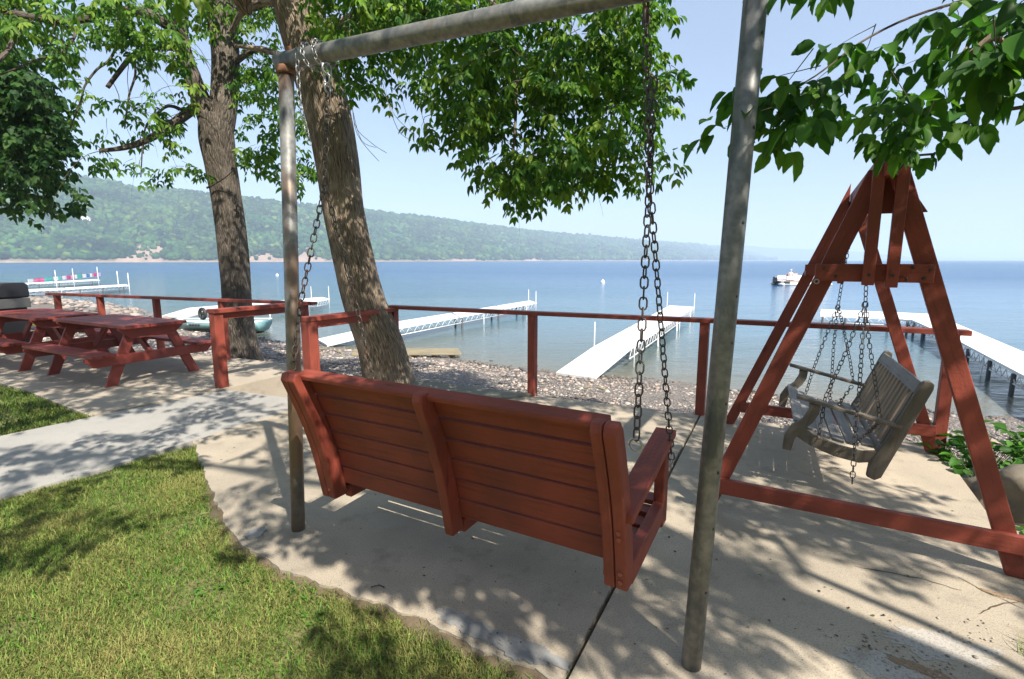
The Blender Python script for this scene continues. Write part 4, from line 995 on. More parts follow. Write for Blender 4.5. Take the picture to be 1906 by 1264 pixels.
# ================================================================== STEEL SWING FRAME
LT = Vector((-1.22, 2.955, 2.71)); RT = Vector((.80, 1.88, 2.62))
bt = thing("swing_frame", "tall grey steel pipe frame carrying the red hanging bench", "swing frame", (-1.33, 2.96, 0))
bd = (RT - LT).normalized()
MB().tube([Vector((-1.33, 2.96, -.1)), Vector((-1.275, 2.958, 1.3)), LT - Vector((0, 0, .04))], .040, 20).build("post", GALVR, bt)
MB().tube([Vector((.735, 1.88, -.1)), Vector((.79, 1.88, 1.5)), Vector((.835, 1.88, 3.0))], .0395, 22).build("post", GALV, bt)["label"] = "thicker bare grey right post"
MB().tube([LT - bd * .05, LT + bd * .3, LT + bd * 1.2, RT - bd * .041], .046, 24).build("crossbeam", GALV, bt)
MB().lathe([(.049, 0), (.052, .01), (.052, .03), (.049, .04)], LT - Vector((0, 0, .07)), (0, 0, 1), 20).build("collar", m_simple("rust_collar", (.2, .1, .06), .8, .2), bt)
mb = MB().tube([LT + bd * .03 + Vector((0, 0, .03)), LT + bd * .03 + Vector((0, 0, .065))], .014, 10); mb.build("bolt", m_simple("rust_bolt", (.3, .11, .05), .8, .2), bt)
for z in (.35, .62, .85, 1.12, 1.35, 1.52, 1.78, 2.1, 2.4):
    c = Vector((.735 + (z / 3.0) * .1, 1.88, z)); nn = Vector((random.choice((.75, .55)), -1, 0)).normalized(); m3 = MB(); m3.lathe([(.0065, 0), (.0065, .003), (.003, .004)], c + nn * .039, nn, 8).build("bolt", DARKMETAL, bt)
reparent(bt)
def beam_pt(px, dz=-.05):
    best = min((abs(PJ(LT + (RT - LT) * (k / 400))[0] - px), k) for k in range(401)); return LT + (RT - LT) * (best[1] / 400) + Vector((0, 0, dz))

# ================================================================== RED HANGING BENCH
BP = Vector((-1.013, 2.702, .383)); BW = 1.693
rb = thing("hanging_bench", "large red slatted bench seen from behind, hanging on chains from the steel frame", "bench swing", tuple(BP))
def bl(x, y, z): return BP + AX * x + AY * y + AZ * z
def back_y(z): return -.215 * (z / .696) - .0 + .03 * math.sin(math.pi * min(1, max(0, z / .7)))
# backrest planks on the front side of the stiles
mb = MB()
zz = [.045, .155, .265, .375, .485, .595]
for i, z in enumerate(zz):
    h = .103 if i < 5 else .095; zc = z + h / 2; yy = back_y(zc) + .050; sl = (back_y(zc + .05) - back_y(zc - .05)) / .1
    up = (AZ + AY * sl).normalized()
    mb.beam(bl(.035, yy, zc), bl(BW - .035, yy, zc), .028, h, up=up)
zt = .695; mb.beam(bl(.042, back_y(zt) + .030, zt + .006), bl(BW - .042, back_y(zt) + .030, zt + .006), .075, .026, up=(AZ + AY * -.25).normalized())
mb.build("backrest", RED, rb, .006)
def stile(x0, w, ext=.02, zb=-.02):
    poly = []
    zs = [zb, .1, .2, .3, .4, .5, .6, .68]
    for z in zs: poly.append((back_y(z) - .055, z))
    poly.append((back_y(.70) - .035, .715)); poly.append((back_y(.70) + .01, .72))
    for z in reversed(zs): poly.append((back_y(z) + .035, z))
    mb = MB(); mb.ext(poly, x0 - w / 2, x0 + w / 2, (BP, AY, AZ, AX)); return mb
stile(.0645, .052).build("stile", RED, rb, .008); stile(BW / 2, .048).build("stile", RED, rb, .008); stile(BW - .0625, .045).build("stile", RED, rb, .008)
# side frames: outer upright, armrest, arm post, lower rail
for sx, sg in ((.0, -1), (BW, 1)):
    mb = stile(sx - sg * .012, .05); mb.build("side_upright", RED, rb, .008)
    x = sx - sg * .012
    mb = MB().beam(bl(x, .02, -.01 + .03), bl(x, .60, .055), .05, .10, up=AZ); mb.build("side_rail", RED, rb, .006)
    mb = MB().beam(bl(x, .575, -.03), bl(x, .575, .40), .09, .05, up=AX); mb.build("arm_post", RED, rb, .006)
    mb = MB().beam(bl(x, -.10, .31), bl(x, .63, .43), .10, .036, up=(AZ - AY * .16).normalized()); mb.build("armrest", RED, rb, .006)
mb = MB()
for i in range(6):
    y = .10 + i * .095; z = .035 + .018 * abs(i - 2.2) ** 1.1; mb.beam(bl(.03, y, z), bl(BW - .03, y, z), .083, .026, up=(AZ - AY * .02 * (i - 2)).normalized())
mb.build("seat", RED, rb, .004)
for x in (.08, BW / 2, BW - .1): MB().beam(bl(x, .05, -.01), bl(x, .56, -.005), .045, .07).build('seat_bearer', RED, rb, .004)
PB_ = m_simple("painted_bolt", (.33, .08, .05), .4)
for z in (.06, .02, .22, .25): MB().lathe([(.009, 0), (.009, .004), (.004, .006)], bl(BW - .015, back_y(z) - .056, z), -AY, 8).build("bolt", PB_, rb)
MB().lathe([(.008, 0), (.008, .004), (.004, .006)], bl(.06, back_y(.03) - .056, .035), -AY, 8).build("bolt", PB_, rb)
def eye(c, nrm, r=.022): return MB().torus(c, nrm, r, .0045, 16, 6)
topR = beam_pt(1203, -.03); topL = beam_pt(607, -.05)
eRb = D(1184, 828, 1.70); eRf = D(1250, 862, 2.34); jR = D(1209, 305, 1.98)
eLb = D(545, 688, 2.56); eLf = D(702, 735, 3.12); jL = D(604, 345, 2.86)
for c, nn in ((eRb, AY), (eRf, AX)): eye(c, nn, .021).build("eye_bolt", STEEL, rb)
mb = MB().chain([topR - Vector((0, 0, .06)), jR], .047, .0265, .0035); mb.build("chain", CHAIN, rb)
MB().chain([jR + Vector((.004, .004, .30)), jR + Vector((.004, .006, 0)), eRb + Vector((0, 0, .018))], .047, .026, .0034, .06).build("chain", CHAIN, rb)
MB().chain([jR + Vector((-.006, 0, .16)), jR + Vector((-.006, 0, 0)), eRf + Vector((0, 0, .018))], .047, .026, .0034, -.05).build("chain", CHAIN, rb)
MB().chain([topL - Vector((0, 0, .13)), jL], .049, .028, .0036).build("chain", CHAIN, rb)
MB().chain([jL, D(560, 560, 2.66), eLb], .049, .028, .0036, .08).build("chain", CHAIN, rb)
MB().chain([jL, D(640, 470, 2.96), eLf], .048, .027, .0034, .08).build("chain", CHAIN, rb)
mb = MB(); mb.torus(topL - Vector((0, 0, .025)), bd, .028, .006); mb.link(topL - Vector((0, 0, .075)), (0, 0, 1), AX, .06, .036, .006); mb.link(topL - Vector((0, 0, .12)), (0, 0, 1), AY, .05, .035, .006); mb.build("hanger", STEEL, rb)
mb = MB(); mb.torus(topR - Vector((0, 0, .02)), bd, .03, .006); mb.link(topR - Vector((0, 0, .07)), (0, 0, 1), AY, .06, .036, .007); mb.build("hanger", CHAIN, rb)
reparent(rb)
# loose light chain looped round the beam end
lc = MB(); c0 = beam_pt(575, 0); pts = []
for k in range(16):
    an = k * 2 * math.pi / 7.5; pts.append(c0 + bd * (k * .011 - .02) + Vector((-bd.y, bd.x, 0)).normalized() * (.062 * math.cos(an)) + Vector((0, 0, .062 * math.sin(an) - (.01 if math.sin(an) < 0 else 0))))
lc.chain(pts, .032, .02, .0026)
q = beam_pt(560, -.03); lc2 = MB(); lc2.chain([q + Vector((0, -.05, .06)), q + Vector((-.0, -.055, -.2)), q + Vector((.04, -.05, -.42))], .036, .021, .0026)
lct = thing('loose_chain', 'x', 'chain', tuple(c0)); lc.build('wrapped_loops', CHAINL, lct); lc2.build('hanging_end', CHAINL, lct); reparent(lct); tag(lct, "thin bright chain looped around the left end of the steel crossbeam", "chain")

# ================================================================== RED A-FRAME
AO = Vector((2.015, 2.84, 0))
af = thing("swing_frame", "red timber A-frame standing on the slab at the right", "swing frame", tuple(AO))
def al(x, y, z): return AO + AX * x + AY * y + AZ * z
for y0 in (0.0, 2.02):
    for sg in (-1, 1):
        yy = y0 + (.0 if sg < 0 else 0.0)
        mb = MB().beam(al(((-.855 if y0 == 0 else -.945) if sg < 0 else .785), yy, -.12), al(sg * .03 - .004 - (0 if y0 == 0 else .02), yy + sg * .001, 2.16), .04, .094, up=AX * sg, cut0=(al(0, 0, 0), (0, 0, 1)), cut1=(al(sg * .045, 0, 0), AX) if y0 else (al(0, 0, 2.13), AZ))
        mb.build("leg", RED, af, .005)
    if y0 == 0:
        MB().beam(al(-.30, -.042, 1.58), al(.235, -.042, 1.58), .04, .098, up=AZ).build("crossbar", RED, af, .005)
        MB().beam(al(-.83, -.042, .195), al(.80, -.042, .195), .04, .10, up=AZ).build("base_rail", RED, af, .005)
    else:
        MB().beam(al(-.34, y0 - .042, 1.56), al(.25, y0 - .042, 1.56), .04, .10, up=AZ).build("crossbar", RED, af, .005)
        MB().beam(al(-.80, y0 - .042, .20), al(.74, y0 - .042, .20), .04, .10, up=AZ).build("base_rail", RED, af, .005)
for sx, zb_ in ((-.052, 1.515), (.052, 1.505)):
    MB().beam(al(sx, -.085, zb_), al(sx, -.085, 2.22), .055, .042, up=AY).build("hanger_board", RED, af, .004)
for sx in (-.05,):
    MB().beam(al(sx, 2.02 + .045, 1.44), al(sx, 2.02 + .045, 2.16), .05, .04, up=AY).build("hanger_board", RED, af, .004)
MB().beam(al(0, -.14, 2.155), al(0, 2.15, 2.155), .072, .15, up=AZ).build("ridge_beam", RED, af, .005)
MB().ext([(-.19, 1.90), (.19, 1.90), (.075, 2.08), (-.075, 2.08)], .022, .040, (AO, AX, AZ, AY)).build("gusset", RED, af, .003)
mb = MB().tube([al(.06, -.06, 2.18), al(.17, -.06, 2.18)], .006, 8); mb.lathe([(.01, 0), (.01, .006)], al(.17, -.06, 2.18), AX, 8).build("bolt", DARKMETAL, af)
for a, b in ((-.26, 1.605), (-.20, 1.56), (.14, 1.61), (.19, 1.555), (.215, 1.60), (.12, 1.55), (-.052, 1.57), (.052, 1.57)): MB().lathe([(.008, 0), (.008, .004)], al(a, -.0625 if abs(a) > .1 else -.107, b), -AY, 8).build("bolt", DARKMETAL, af)
MB().torus(al(-.335, 1.95, 1.53), AX, .02, .004).build("hook", STEEL, af); MB().torus(al(-.29, -.07, 1.53), AY, .012, .003).build("hook", STEEL, af)
reparent(af)

# ================================================================== GREY SWING SEAT
gp = Vector((2.439, 3.274, .211)); yaw = 1.115; pit = .182
gX = Vector((math.cos(yaw), math.sin(yaw), 0)); gY0 = Vector((-math.sin(yaw), math.cos(yaw), 0)); gY = gY0 * math.cos(pit) + AZ * math.sin(pit); gZ = -gY0 * math.sin(pit) + AZ * math.cos(pit)
def gl(x, y, z): return gp + gX * x + gY * y + gZ * z
gs = thing("hanging_bench", "weathered grey wooden swing seat with arms, hanging tilted inside the red A-frame", "bench swing", tuple(gp))
GW = 1.254
for sx in (0.02, GW - .02):
    # back post
    MB().ext([(.035, -.02), (-.015, -.03), (-.045, .0), (-.145, .66), (-.14, .695), (-.115, .71), (-.085, .70), (-.07, .66), (-.005, .28), (.045, .08)], sx - .022, sx + .022, (gp, gY, gZ, gX)).build("back_post", BROWNWOOD, gs, .006)
    # curved front leg
    MB().ext([(.505, 0), (.56, -.005), (.575, .10), (.55, .18), (.495, .25), (.475, .33), (.485, .375), (.415, .375), (.41, .31), (.43, .24), (.48, .16), (.505, .09)], sx - .022, sx + .022, (gp, gY, gZ, gX)).build("front_leg", BROWNWOOD, gs, .005)
    # side rail, curved
    MB().ext([(.0, .10), (.10, .055), (.25, .05), (.40, .075), (.52, .12), (.52, .20), (.40, .16), (.25, .135), (.10, .14), (.0, .18)], sx - .015, sx + .015, (gp, gY, gZ, gX)).build("side_rail", BROWNWOOD, gs, .004)
    MB().beam(gl(sx, -.06, .372), gl(sx, .57, .395), .065, .024, up=gZ).build("armrest", BROWNWOOD, gs, .005)
mb = MB()
for i in range(6):
    y = .075 + i * .086; z = .155 + .010 * (i - 2) ** 2 * .6; mb.beam(gl(.045, y, z), gl(GW - .045, y, z), .074, .018, up=(gZ - gY * .03 * (i - 2)).normalized())
mb.build("seat", GREYWOOD, gs, .003)
mb = MB()
bd2 = (gZ * .66 - gY * .118).normalized()
def bk(x, q): return gl(x, .018, .10) + bd2 * q
mb.beam(bk(.045, .555), bk(GW - .045, .555), .024, .085, up=bd2); mb.beam(bk(.045, .08), bk(GW - .045, .08), .024, .06, up=bd2)
mb.build("back_rail", GREYWOOD, gs, .004)
mb = MB()
for i in range(12):
    x = .105 + i * (GW - .21) / 11; mb.beam(bk(x, .09), bk(x, .53), .052, .014, up=gY)
mb.build("back_slats", m_paint("tan_weathered_wood", (0.27, 0.21, 0.15), (0.22, 0.175, 0.13), (0.13, 0.10, 0.08), 0.7, 0.8), gs, .002)
def ridge_at(px): 
    k = min(range(201), key=lambda i: abs(PJ(al(0, i / 100, 2.08))[0] - px)); return al(0, k / 100, 2.08)
n0 = ridge_at(1618); f0 = ridge_at(1566)
ch = lambda pts: MB().chain(pts, .045, .026, .0032, .05).build("chain", CHAIN, gs)
nj = D(1611, 562, n0.y - .02); fj = D(1560, 568, f0.y - .02)
ch([n0, nj]); ch([f0, fj])
ch([nj, D(1575, 655, 3.6), D(1536, 740, 3.5), gl(.0, .37, .15) + gX * -.02]); ch([nj, D(1604, 650, 3.55), D(1600, 720, 3.4), D(1592, 800, 3.22), D(1590, 845, 3.15), D(1586, 900, 3.1)])
ch([nj, D(1618, 640, 3.6), D(1632, 730, 3.5), D(1638, 785, 3.45), D(1590, 828, 3.2)])
ch([fj, D(1528, 650, 4.6), D(1513, 690, 4.6), D(1499, 735, 4.6)]); ch([fj, D(1552, 640, 4.7), D(1547, 720, 4.6), D(1543, 760, 4.4)]); ch([fj, D(1572, 620, 4.75), D(1582, 670, 4.7), D(1589, 714, 4.55)])
ch([D(1586, 718, 4.4), D(1570, 740, 4.35), D(1556, 762, 4.2)])
reparent(gs)

# ================================================================== RAILINGS
def railing(name, label, pts, posts, ztop, zb, under=False, cap=(.13, .045), pw=.092, face=None, ends=True):
    t = thing(name, label, "railing", (pts[0][0], pts[0][1], 0))
    for i in range(len(pts) - 1):
        a = Vector((*pts[i], ztop[i])); b = Vector((*pts[i + 1], ztop[i + 1])); d = (b - a).normalized()
        a2 = a - d * (.07 if i == 0 else 0); b2 = b + d * (.07 if i == len(pts) - 2 else 0)
        MB().beam(a2 - Vector((0, 0, cap[1] / 2)), b2 - Vector((0, 0, cap[1] / 2)), cap[0], cap[1]).build("top_rail", RED, t, .004)
        if under: MB().beam(a - Vector((0, 0, cap[1] + .045)), b - Vector((0, 0, cap[1] + .045)), .04, .085).build("under_rail", RED, t, .004)
    for (x, y), zt, z0 in zip(posts, [interp(p[0], *zip(*sorted((q[0], z) for q, z in zip(pts, ztop)))) for p in posts], zb):
        MB().beam((x, y, z0), (x, y, zt - cap[1] - .001), pw, pw, up=AY).build("post", RED, t, .004)
    reparent(t); return t
A0 = G(95, 545, 1.02); A1 = G(578, 562, 1.02)
pa = [(A0.x, A0.y), (A1.x, A1.y)]
def onA(px):
    k = min(range(301), key=lambda i: abs(PJ(A0.lerp(A1, i / 300) - Vector((0, 0, .1)))[0] - px)); p = A0.lerp(A1, k / 300); return (p.x, p.y)
railing("railing", "long red railing along the lake side of the picnic terrace", pa, [onA(p) for p in (106, 186, 291, 413, 566)], [1.02, 1.02], [-.4] * 5)
B0 = Vector((-3.80, 6.54)); B1 = Vector((-3.14, 7.70))
railing("railing", "short red railing from the picnic terrace corner post towards the beach steps", [tuple(B0), tuple(B1)], [tuple(B0)], [1.03, 1.03], [0.0], True, (.17, .05), .12)
C0 = Vector((-2.29, 5.74)); C1 = Vector((-1.62, 6.83))
railing("railing", "short red railing behind the leaning trunk on the right side of the beach steps", [tuple(C0), tuple(C1)], [tuple(C0)], [1.02, 1.02], [-.05], True, (.15, .05), .13)
dp = [(-1.60, 6.90), (0.25, 6.14), (2.035, 5.36), (3.86, 4.44)]
railing("railing", "long red railing between the bench terrace and the pebble beach", dp + [(3.90, 4.42)], dp, [1.045, 1.04, 1.045, 1.05, 1.05], [-.3, -.05, -.05, -.2])

# ================================================================== PICNIC TABLES
def picnic(label):
    t = thing("picnic_table", label, "picnic table", (0, 0, 0), 0, "red picnic tables on the terrace")
    L = 1.92; W = .81; zt = .79
    mb = MB()
    for i in range(5):
        y = W * (i + .5) / 5; mb.beam((-L + random.uniform(-.01, .01), y, zt - .02), (random.uniform(-.01, .01), y, zt - .02), W / 5 - .008, .04)
    mb.build("tabletop", REDW, t, .004)
    for s in (-1, 1):
        mb = MB()
        for k in (0, 1):
            y = W / 2 + s * (W / 2 + .18 + .14 * k) - (0 if s > 0 else 0); mb.beam((-L, y, .43), (0.0, y, .43), .133, .038)
        mb.build("seat", REDW, t, .004)
    for x in (-.17, -L + .17):
        for s in (-1, 1):
            mb = MB().beam((x, W / 2 + s * .56, -.03), (x, W / 2 + s * .22, zt - .04), .04, .13, up=(0, s, 0), cut0=((0, 0, 0), (0, 0, 1)), cut1=((0, 0, zt - .04), (0, 0, 1))); mb.build("leg", REDW, t, .004)
        sg = 1 if x > -1 else -1
        MB().ext([(-.38, .36), (W + .38, .36), (W + .38, .40), (W + .36, .405), (-.36, .405), (-.38, .40), (-.30, .27), (W + .30, .27)][:0] or [(-.42, .41), (-.42, .37), (-.32, .28), (W + .32, .28), (W + .42, .37), (W + .42, .41)], x + sg * .021, x + sg * .061, (Vector((0, 0, 0)), Vector((0, 1, 0)), Vector((0, 0, 1)), Vector((1, 0, 0)))).build("seat_bearer", REDW, t, .004)
        MB().ext([(-.005, zt - .041), (-.005, zt - .065), (.13, zt - .185), (W - .13, zt - .185), (W + .005, zt - .065), (W + .005, zt - .041)], x + sg * .021, x + sg * .061, (Vector((0, 0, 0)), Vector((0, 1, 0)), Vector((0, 0, 1)), Vector((1, 0, 0)))).build("top_cleat", REDW, t, .004)
        MB().beam((x - sg * .02, W / 2, .34), (x - sg * .5, W / 2, zt - .06), .04, .09, up=(0, 0, 1)).build("brace", REDW, t, .004)
    return t
pt = picnic("nearer red picnic table beside the corner post of the railing"); pt.location = (-5.06, 6.61, 0.004); pt.rotation_euler = (0, 0, -.477)
p2 = copy_tree(pt); p2.location = (-7.12, 7.58, .004); p2.rotation_euler = (0, 0, -.50); p2["label"] = "farther red picnic table in front of the black grill, cut by the left edge"

# ================================================================== GRILL
gr = thing("gas_grill", "black lidded gas grill behind the picnic tables", "grill", (-9.3, 9.2, 0), -.25)
mb = MB(); prof = []
for k in range(9):
    t = math.pi * .5 * k / 8; prof.append((-.02 + -.0 - .23 * math.cos(t) if False else -.27 + .20 * (1 - math.cos(t)), .98 + .27 * math.sin(t)))
prof += [(.22, 1.25), (.27, 1.2), (.27, .98)]
mb.ext(prof, -.47, .47, (Vector((0, 0, 0)), Vector((0, 1, 0)), Vector((0, 0, 1)), Vector((1, 0, 0)))); lid_ = mb.build("lid", BLACK, gr, .03)
fbx_ = MB().box((-.46, -.27, .80), (.46, .27, .97)).build("firebox", GREYP, gr, .01)
MB().box((-.40, -.24, .15), (.40, .24, .795)).build("cabinet", BLACK, gr, .01)
MB().box((-.95, -.2, .86), (-.475, .2, .90)).build("side_shelf", GREYP, gr, .01)
MB().tube([(-.35, -.33, 1.0), (.35, -.33, 1.0)], .014, 8).build("handle", STEEL, lid_)
for x in (-.3, -.1, .1, .32): MB().lathe([(.028, 0), (.028, .02), (.02, .03)], (x, -.272, .885), (0, -1, 0), 12).build("knob", STEEL if x < .2 else BLACKP, fbx_)
MB().lathe([(.045, 0), (.045, .006)], (-.05, -.245, 1.14), (0, -1, .5), 14).build("badge", STEEL, lid_)
for x in (-.36, .36): MB().lathe([(.07, 0), (.075, .01), (.075, .04), (.07, .05)], (x, -.0, .075), (1, 0, 0), 14).build("wheel", BLACKP, gr)

# ================================================================== DOCKS
def dock(label, L, Rr, zs, posts, group="white docks along the shore", poles=(), truss=True, th=.05, name="dock", pile=PILE):
    """L, Rr: lists of (px,py) along both deck edges; zs deck heights"""
    P = [G(a, b, z) for (a, b), z in zip(L, zs)]; Q = [G(a, b, z) for (a, b), z in zip(Rr, zs)]
    t = thing(name, label, "dock", tuple((P[0] + Q[0]) / 2), 0, group)
    mb = MB(); tr = MB(); pl = MB()
    for i in range(len(P) - 1):
        n = max(1, int((P[i + 1] - P[i]).length / 3.0)) if th else 1
        for k in range(n):
            a, b = P[i].lerp(P[i + 1], k / n), P[i].lerp(P[i + 1], (k + 1) / n - .012); c, d = Q[i].lerp(Q[i + 1], (k + 1) / n - .006), Q[i].lerp(Q[i + 1], k / n)
            dn = Vector((0, 0, -th)); mb.add([a, b, c, d, a + dn, b + dn, c + dn, d + dn], [(0, 3, 2, 1), (4, 5, 6, 7), (0, 1, 5, 4), (1, 2, 6, 5), (2, 3, 7, 6), (3, 0, 4, 7)])
        if truss:
            for S in (P, Q):
                a, b = S[i] - Vector((0, 0, th)), S[i + 1] - Vector((0, 0, th)); Ln = (b - a).length; dn = Vector((0, 0, -.17)); m = int(Ln / .35) + 1
                if max(zs[i], zs[i + 1]) - WZ < .25: continue
                lo = min(zs[i], zs[i + 1]); 
                if lo < WZ + .2: continue
                tr.tube([a + dn, b + dn], .014, 5)
                for k in range(m):
                    f0, f1 = k / m, (k + .5) / m; tr.tube([a.lerp(b, f0) + dn, a.lerp(b, f1)], .009, 4); tr.tube([a.lerp(b, f1), a.lerp(b, (k + 1) / m) + dn], .009, 4)
    mb.build("deck", DECK, t)
    if tr.v: tr.build("truss", ALU, t)
    for (i, f, side) in posts:
        S = P if side < 0 else Q; a = S[i].lerp(S[i + 1], f)
        MB().tube([a + Vector((0, 0, -th - .005)), Vector((a.x, a.y, WZ - 1.0))], .035 if pile is PILE else .025, 8).build("post", pile, t)
    for (i, f, side, h) in poles:
        S = P if side < 0 else Q; a = S[i].lerp(S[i + 1], f); off = (S[i] - (Q if side < 0 else P)[i]).normalized() * .05
        MB().tube([Vector((a.x, a.y, WZ - .8)) + off, a + off + Vector((0, 0, h))], .013 if h < .9 else .022, 7).build("pole", ALU if h < .9 else WHITE, t)
    reparent(t); return t
dz = -.17
dock("white dock straight ahead with its ramp resting on the pebbles, right of the bench chains", [(1035, 693), (1105, 645), (1247, 568)], [(1107, 703), (1172, 649), (1292, 571)], [-.52, dz, dz], [(1, .3, 1), (1, .6, 1), (1, .9, 1), (1, .3, -1), (1, .6, -1), (1, .9, -1)], poles=((1, .02, -1, .5), (1, .02, 1, .45), (1, .62, 1, .1), (1, .96, -1, .55), (1, .96, 1, .55)), pile=ALU)
dock("long white dock running out behind the leaning trunk", [(590, 631), (730, 600), (988, 559)], [(609, 642), (740, 610), (1000, 563)], [-.52, dz, dz], [(1, .35, 1), (1, .62, 1), (1, .85, 1), (1, .35, -1), (1, .62, -1), (1, .85, -1)], poles=((1, .5, 1, 0), (1, .98, 1, .5), (1, .98, -1, .5), (1, .88, 1, .05)))
d3 = dock("narrow white dock behind the teal rowboat and forked tree", [(300, 588), (352, 573), (560, 556), (600, 553)], [(345, 590), (395, 576), (590, 561), (614, 556)], [-.5, dz, dz, dz], [(1, .5, 1), (1, .9, 1), (1, .9, -1)], poles=((2, .5, -1, .55), (2, .9, 1, .6), (1, .65, 1, .12), (1, .8, 1, .12)), pile=ALU)
c = D(377, 584, 15.8); w_ = MB().torus(c, AY, .15, .05, 20, 8); w_.lathe([(.06, -.03), (.06, .03)], c, AY, 10); o = w_.build("wheel", BLACKP); o.parent = d3; reparent(d3)
dock("lower of the two far white docks at left with two pale end poles", [(-60, 543), (120, 535.5), (236, 529)], [(-60, 547), (122, 538.5), (240, 531.5)], [dz, dz, dz], [(0, .8, 1), (1, .2, 1), (1, .55, 1), (1, .9, 1)], poles=((1, .85, -1, 1.0), (1, 1.0, 1, .9), (0, .95, 1, 0)))
d5 = dock("farthest white dock at the left, hung with coloured pennants", [(-60, 532), (100, 524), (184, 519.5)], [(-60, 535), (100, 526.5), (187, 521.5)], [dz, dz, dz], [(0, .8, 1), (1, .1, 1), (1, .4, 1), (1, .8, 1)], poles=((1, .05, 1, 1.0), (1, .4, 1, 1.1), (1, .95, 1, 1.2)))
pn = thing("pennant_string", "string of pink, teal and white pennants over the farthest dock", "pennants", tuple(G(120, 524, dz)))
mb = MB(); Pa = G(55, 529, dz) + Vector((0, 0, .25)); Pb = G(187, 521.5, dz) + Vector((0, 0, .55)); mb.tube([Pa, Pb], .02, 4); mb.build("line", WHITE, pn)
cols_ = [(.6, .6, .6), (.75, .12, .3), (.7, .1, .28), (.05, .45, .4), (.05, .4, .38), (.75, .7, .7), (.1, .45, .45), (.7, .7, .75), (.6, .06, .2), (.7, .25, .4), (.75, .7, .6), (.05, .4, .35), (.75, .7, .65), (.08, .2, .5), (.75, .75, .75), (.7, .05, .25), (.6, .4, .6)]
fm = {}
for i, cc in enumerate(cols_):
    if cc not in fm: fm[cc] = m_simple("pennant_cloth_%d" % len(fm), cc, .8)
    p = Pa.lerp(Pb, (i + .5) / len(cols_)); dd = (Pb - Pa).normalized()
    MB().beam(p - dd * .32 + Vector((0, 0, -.02)), p + dd * .32 + Vector((0, 0, -.02)), .03, .3).build("flag", fm[cc], pn)
reparent(pn)
dock("wide L-shaped white dock seen through and right of the red A-frame", [(1990, 688), (1906, 655), (1770, 598), (1735, 586)], [(2010, 760), (1906, 699), (1780, 632), (1690, 592)], [dz] * 4, [(1, .4, 1), (1, .75, 1), (1, .1, 1), (1, .95, 1), (2, .6, 1)], poles=((1, .5, 1, -.02),))
dock("far arm of the L-shaped dock behind the grey swing", [(1737, 584.5), (1640, 580), (1527, 575.5)], [(1732, 598.5), (1650, 592), (1526, 587)], [dz - .008] * 3, [(0, .1, 1), (0, .35, 1), (0, .5, 1), (0, .7, 1), (0, .95, 1), (1, .3, 1), (1, .6, 1), (1, .95, 1)])

# ================================================================== BOATS AND BUOYS
def hull(mb, L, Wd, H, z0, bowrise=.12, n=14, flat=.55):
    vs = []; fs = []; m = 7
    for i in range(n):
        t = i / (n - 1); x = -L / 2 + L * t; w = Wd / 2 * (min(1, (1 - (max(0, t - .45) / .55) ** 2.2)) if t > .45 else 1 - .06 * (.45 - t)); w = max(w, .01); zt = z0 + H + bowrise * max(0, t - .5) ** 2 * 4
        prof = [(-w, zt), (-w * .95, zt - H * .4), (-w * flat, z0 + .03), (0, z0 - .02 + H * .5 * max(0, t - .8) * 4 * .5), (w * flat, z0 + .03), (w * .95, zt - H * .4), (w, zt)]
        vs += [(x, a, b) for a, b in prof]
    for i in range(n - 1):
        for k in range(m - 1): fs.append((i * m + k, (i + 1) * m + k, (i + 1) * m + k + 1, i * m + k + 1))
    fs.append(tuple(range(m))); mb.add(vs, fs, None, True); return vs
bp_ = G(412, 618, WZ)
bo = thing("rowboat", "teal aluminium rowboat pulled up at the waterline behind the picnic table", "boat", (bp_.x, bp_.y, WZ), math.radians(180))
mb = MB(); hv = hull(mb, 2.75, 1.1, .30, .06, .06); o = mb.build("hull", TEAL, bo); sm = o.modifiers.new("solid", 'SOLIDIFY'); sm.thickness = .02
mb = MB(); hull(mb, 2.6, .95, .12, .0, 0); mb.build("keel", DARKHULL, bo)
mb = MB()
for k in (0, 6): mb.tube([Vector(hv[i * 7 + k]) for i in range(14)], .028, 6)
mb.build("gunwale", WHITE, bo)
mb = MB()
for x in (-1.0, -.1, .7): mb.beam((x, -.48 if x < .5 else -.36, .29), (x, .48 if x < .5 else .36, .29), .25, .03)
mb.build("thwarts", WHITE, bo)
mb = MB()   # registration marks
for k in range(4): mb.box((.35 + k * .09, .515 - k * .010, .25), (.40 + k * .09, .55 - k * .010, .31))
mb.build("hull_marks", DARKMETAL, bo)
# yellow kayak
ky = thing("kayak", "yellow kayak lying on the pebbles behind the picnic tables", "kayak", (-11.7, 13.5, float(beach_z(np.array([-11.7]), np.array([13.5]))[0]) + .02), -.1)
mb = MB(); vs = []; n = 16
for i in range(n):
    t = i / (n - 1); x = -1.4 + 2.8 * t; r = math.sin(math.pi * t) ** .6 + .02
    for k in range(10):
        a = 2 * math.pi * k / 10; vs.append((x, .34 * r * math.cos(a), .2 + .17 * r * math.sin(a) + .08 * abs(2 * t - 1) ** 3))
mb.add(vs, [(i * 10 + k, (i + 1) * 10 + k, (i + 1) * 10 + (k + 1) % 10, i * 10 + (k + 1) % 10) for i in range(n - 1) for k in range(10)], None, True); kh_ = mb.build("hull", YELLOW, ky)
mb = MB(); mb.add([(.45 * math.cos(a), .2 * math.sin(a), .385) for a in [k * math.pi / 8 for k in range(16)]], [tuple(range(16))]); mb.build("cockpit", BLACKP, kh_)
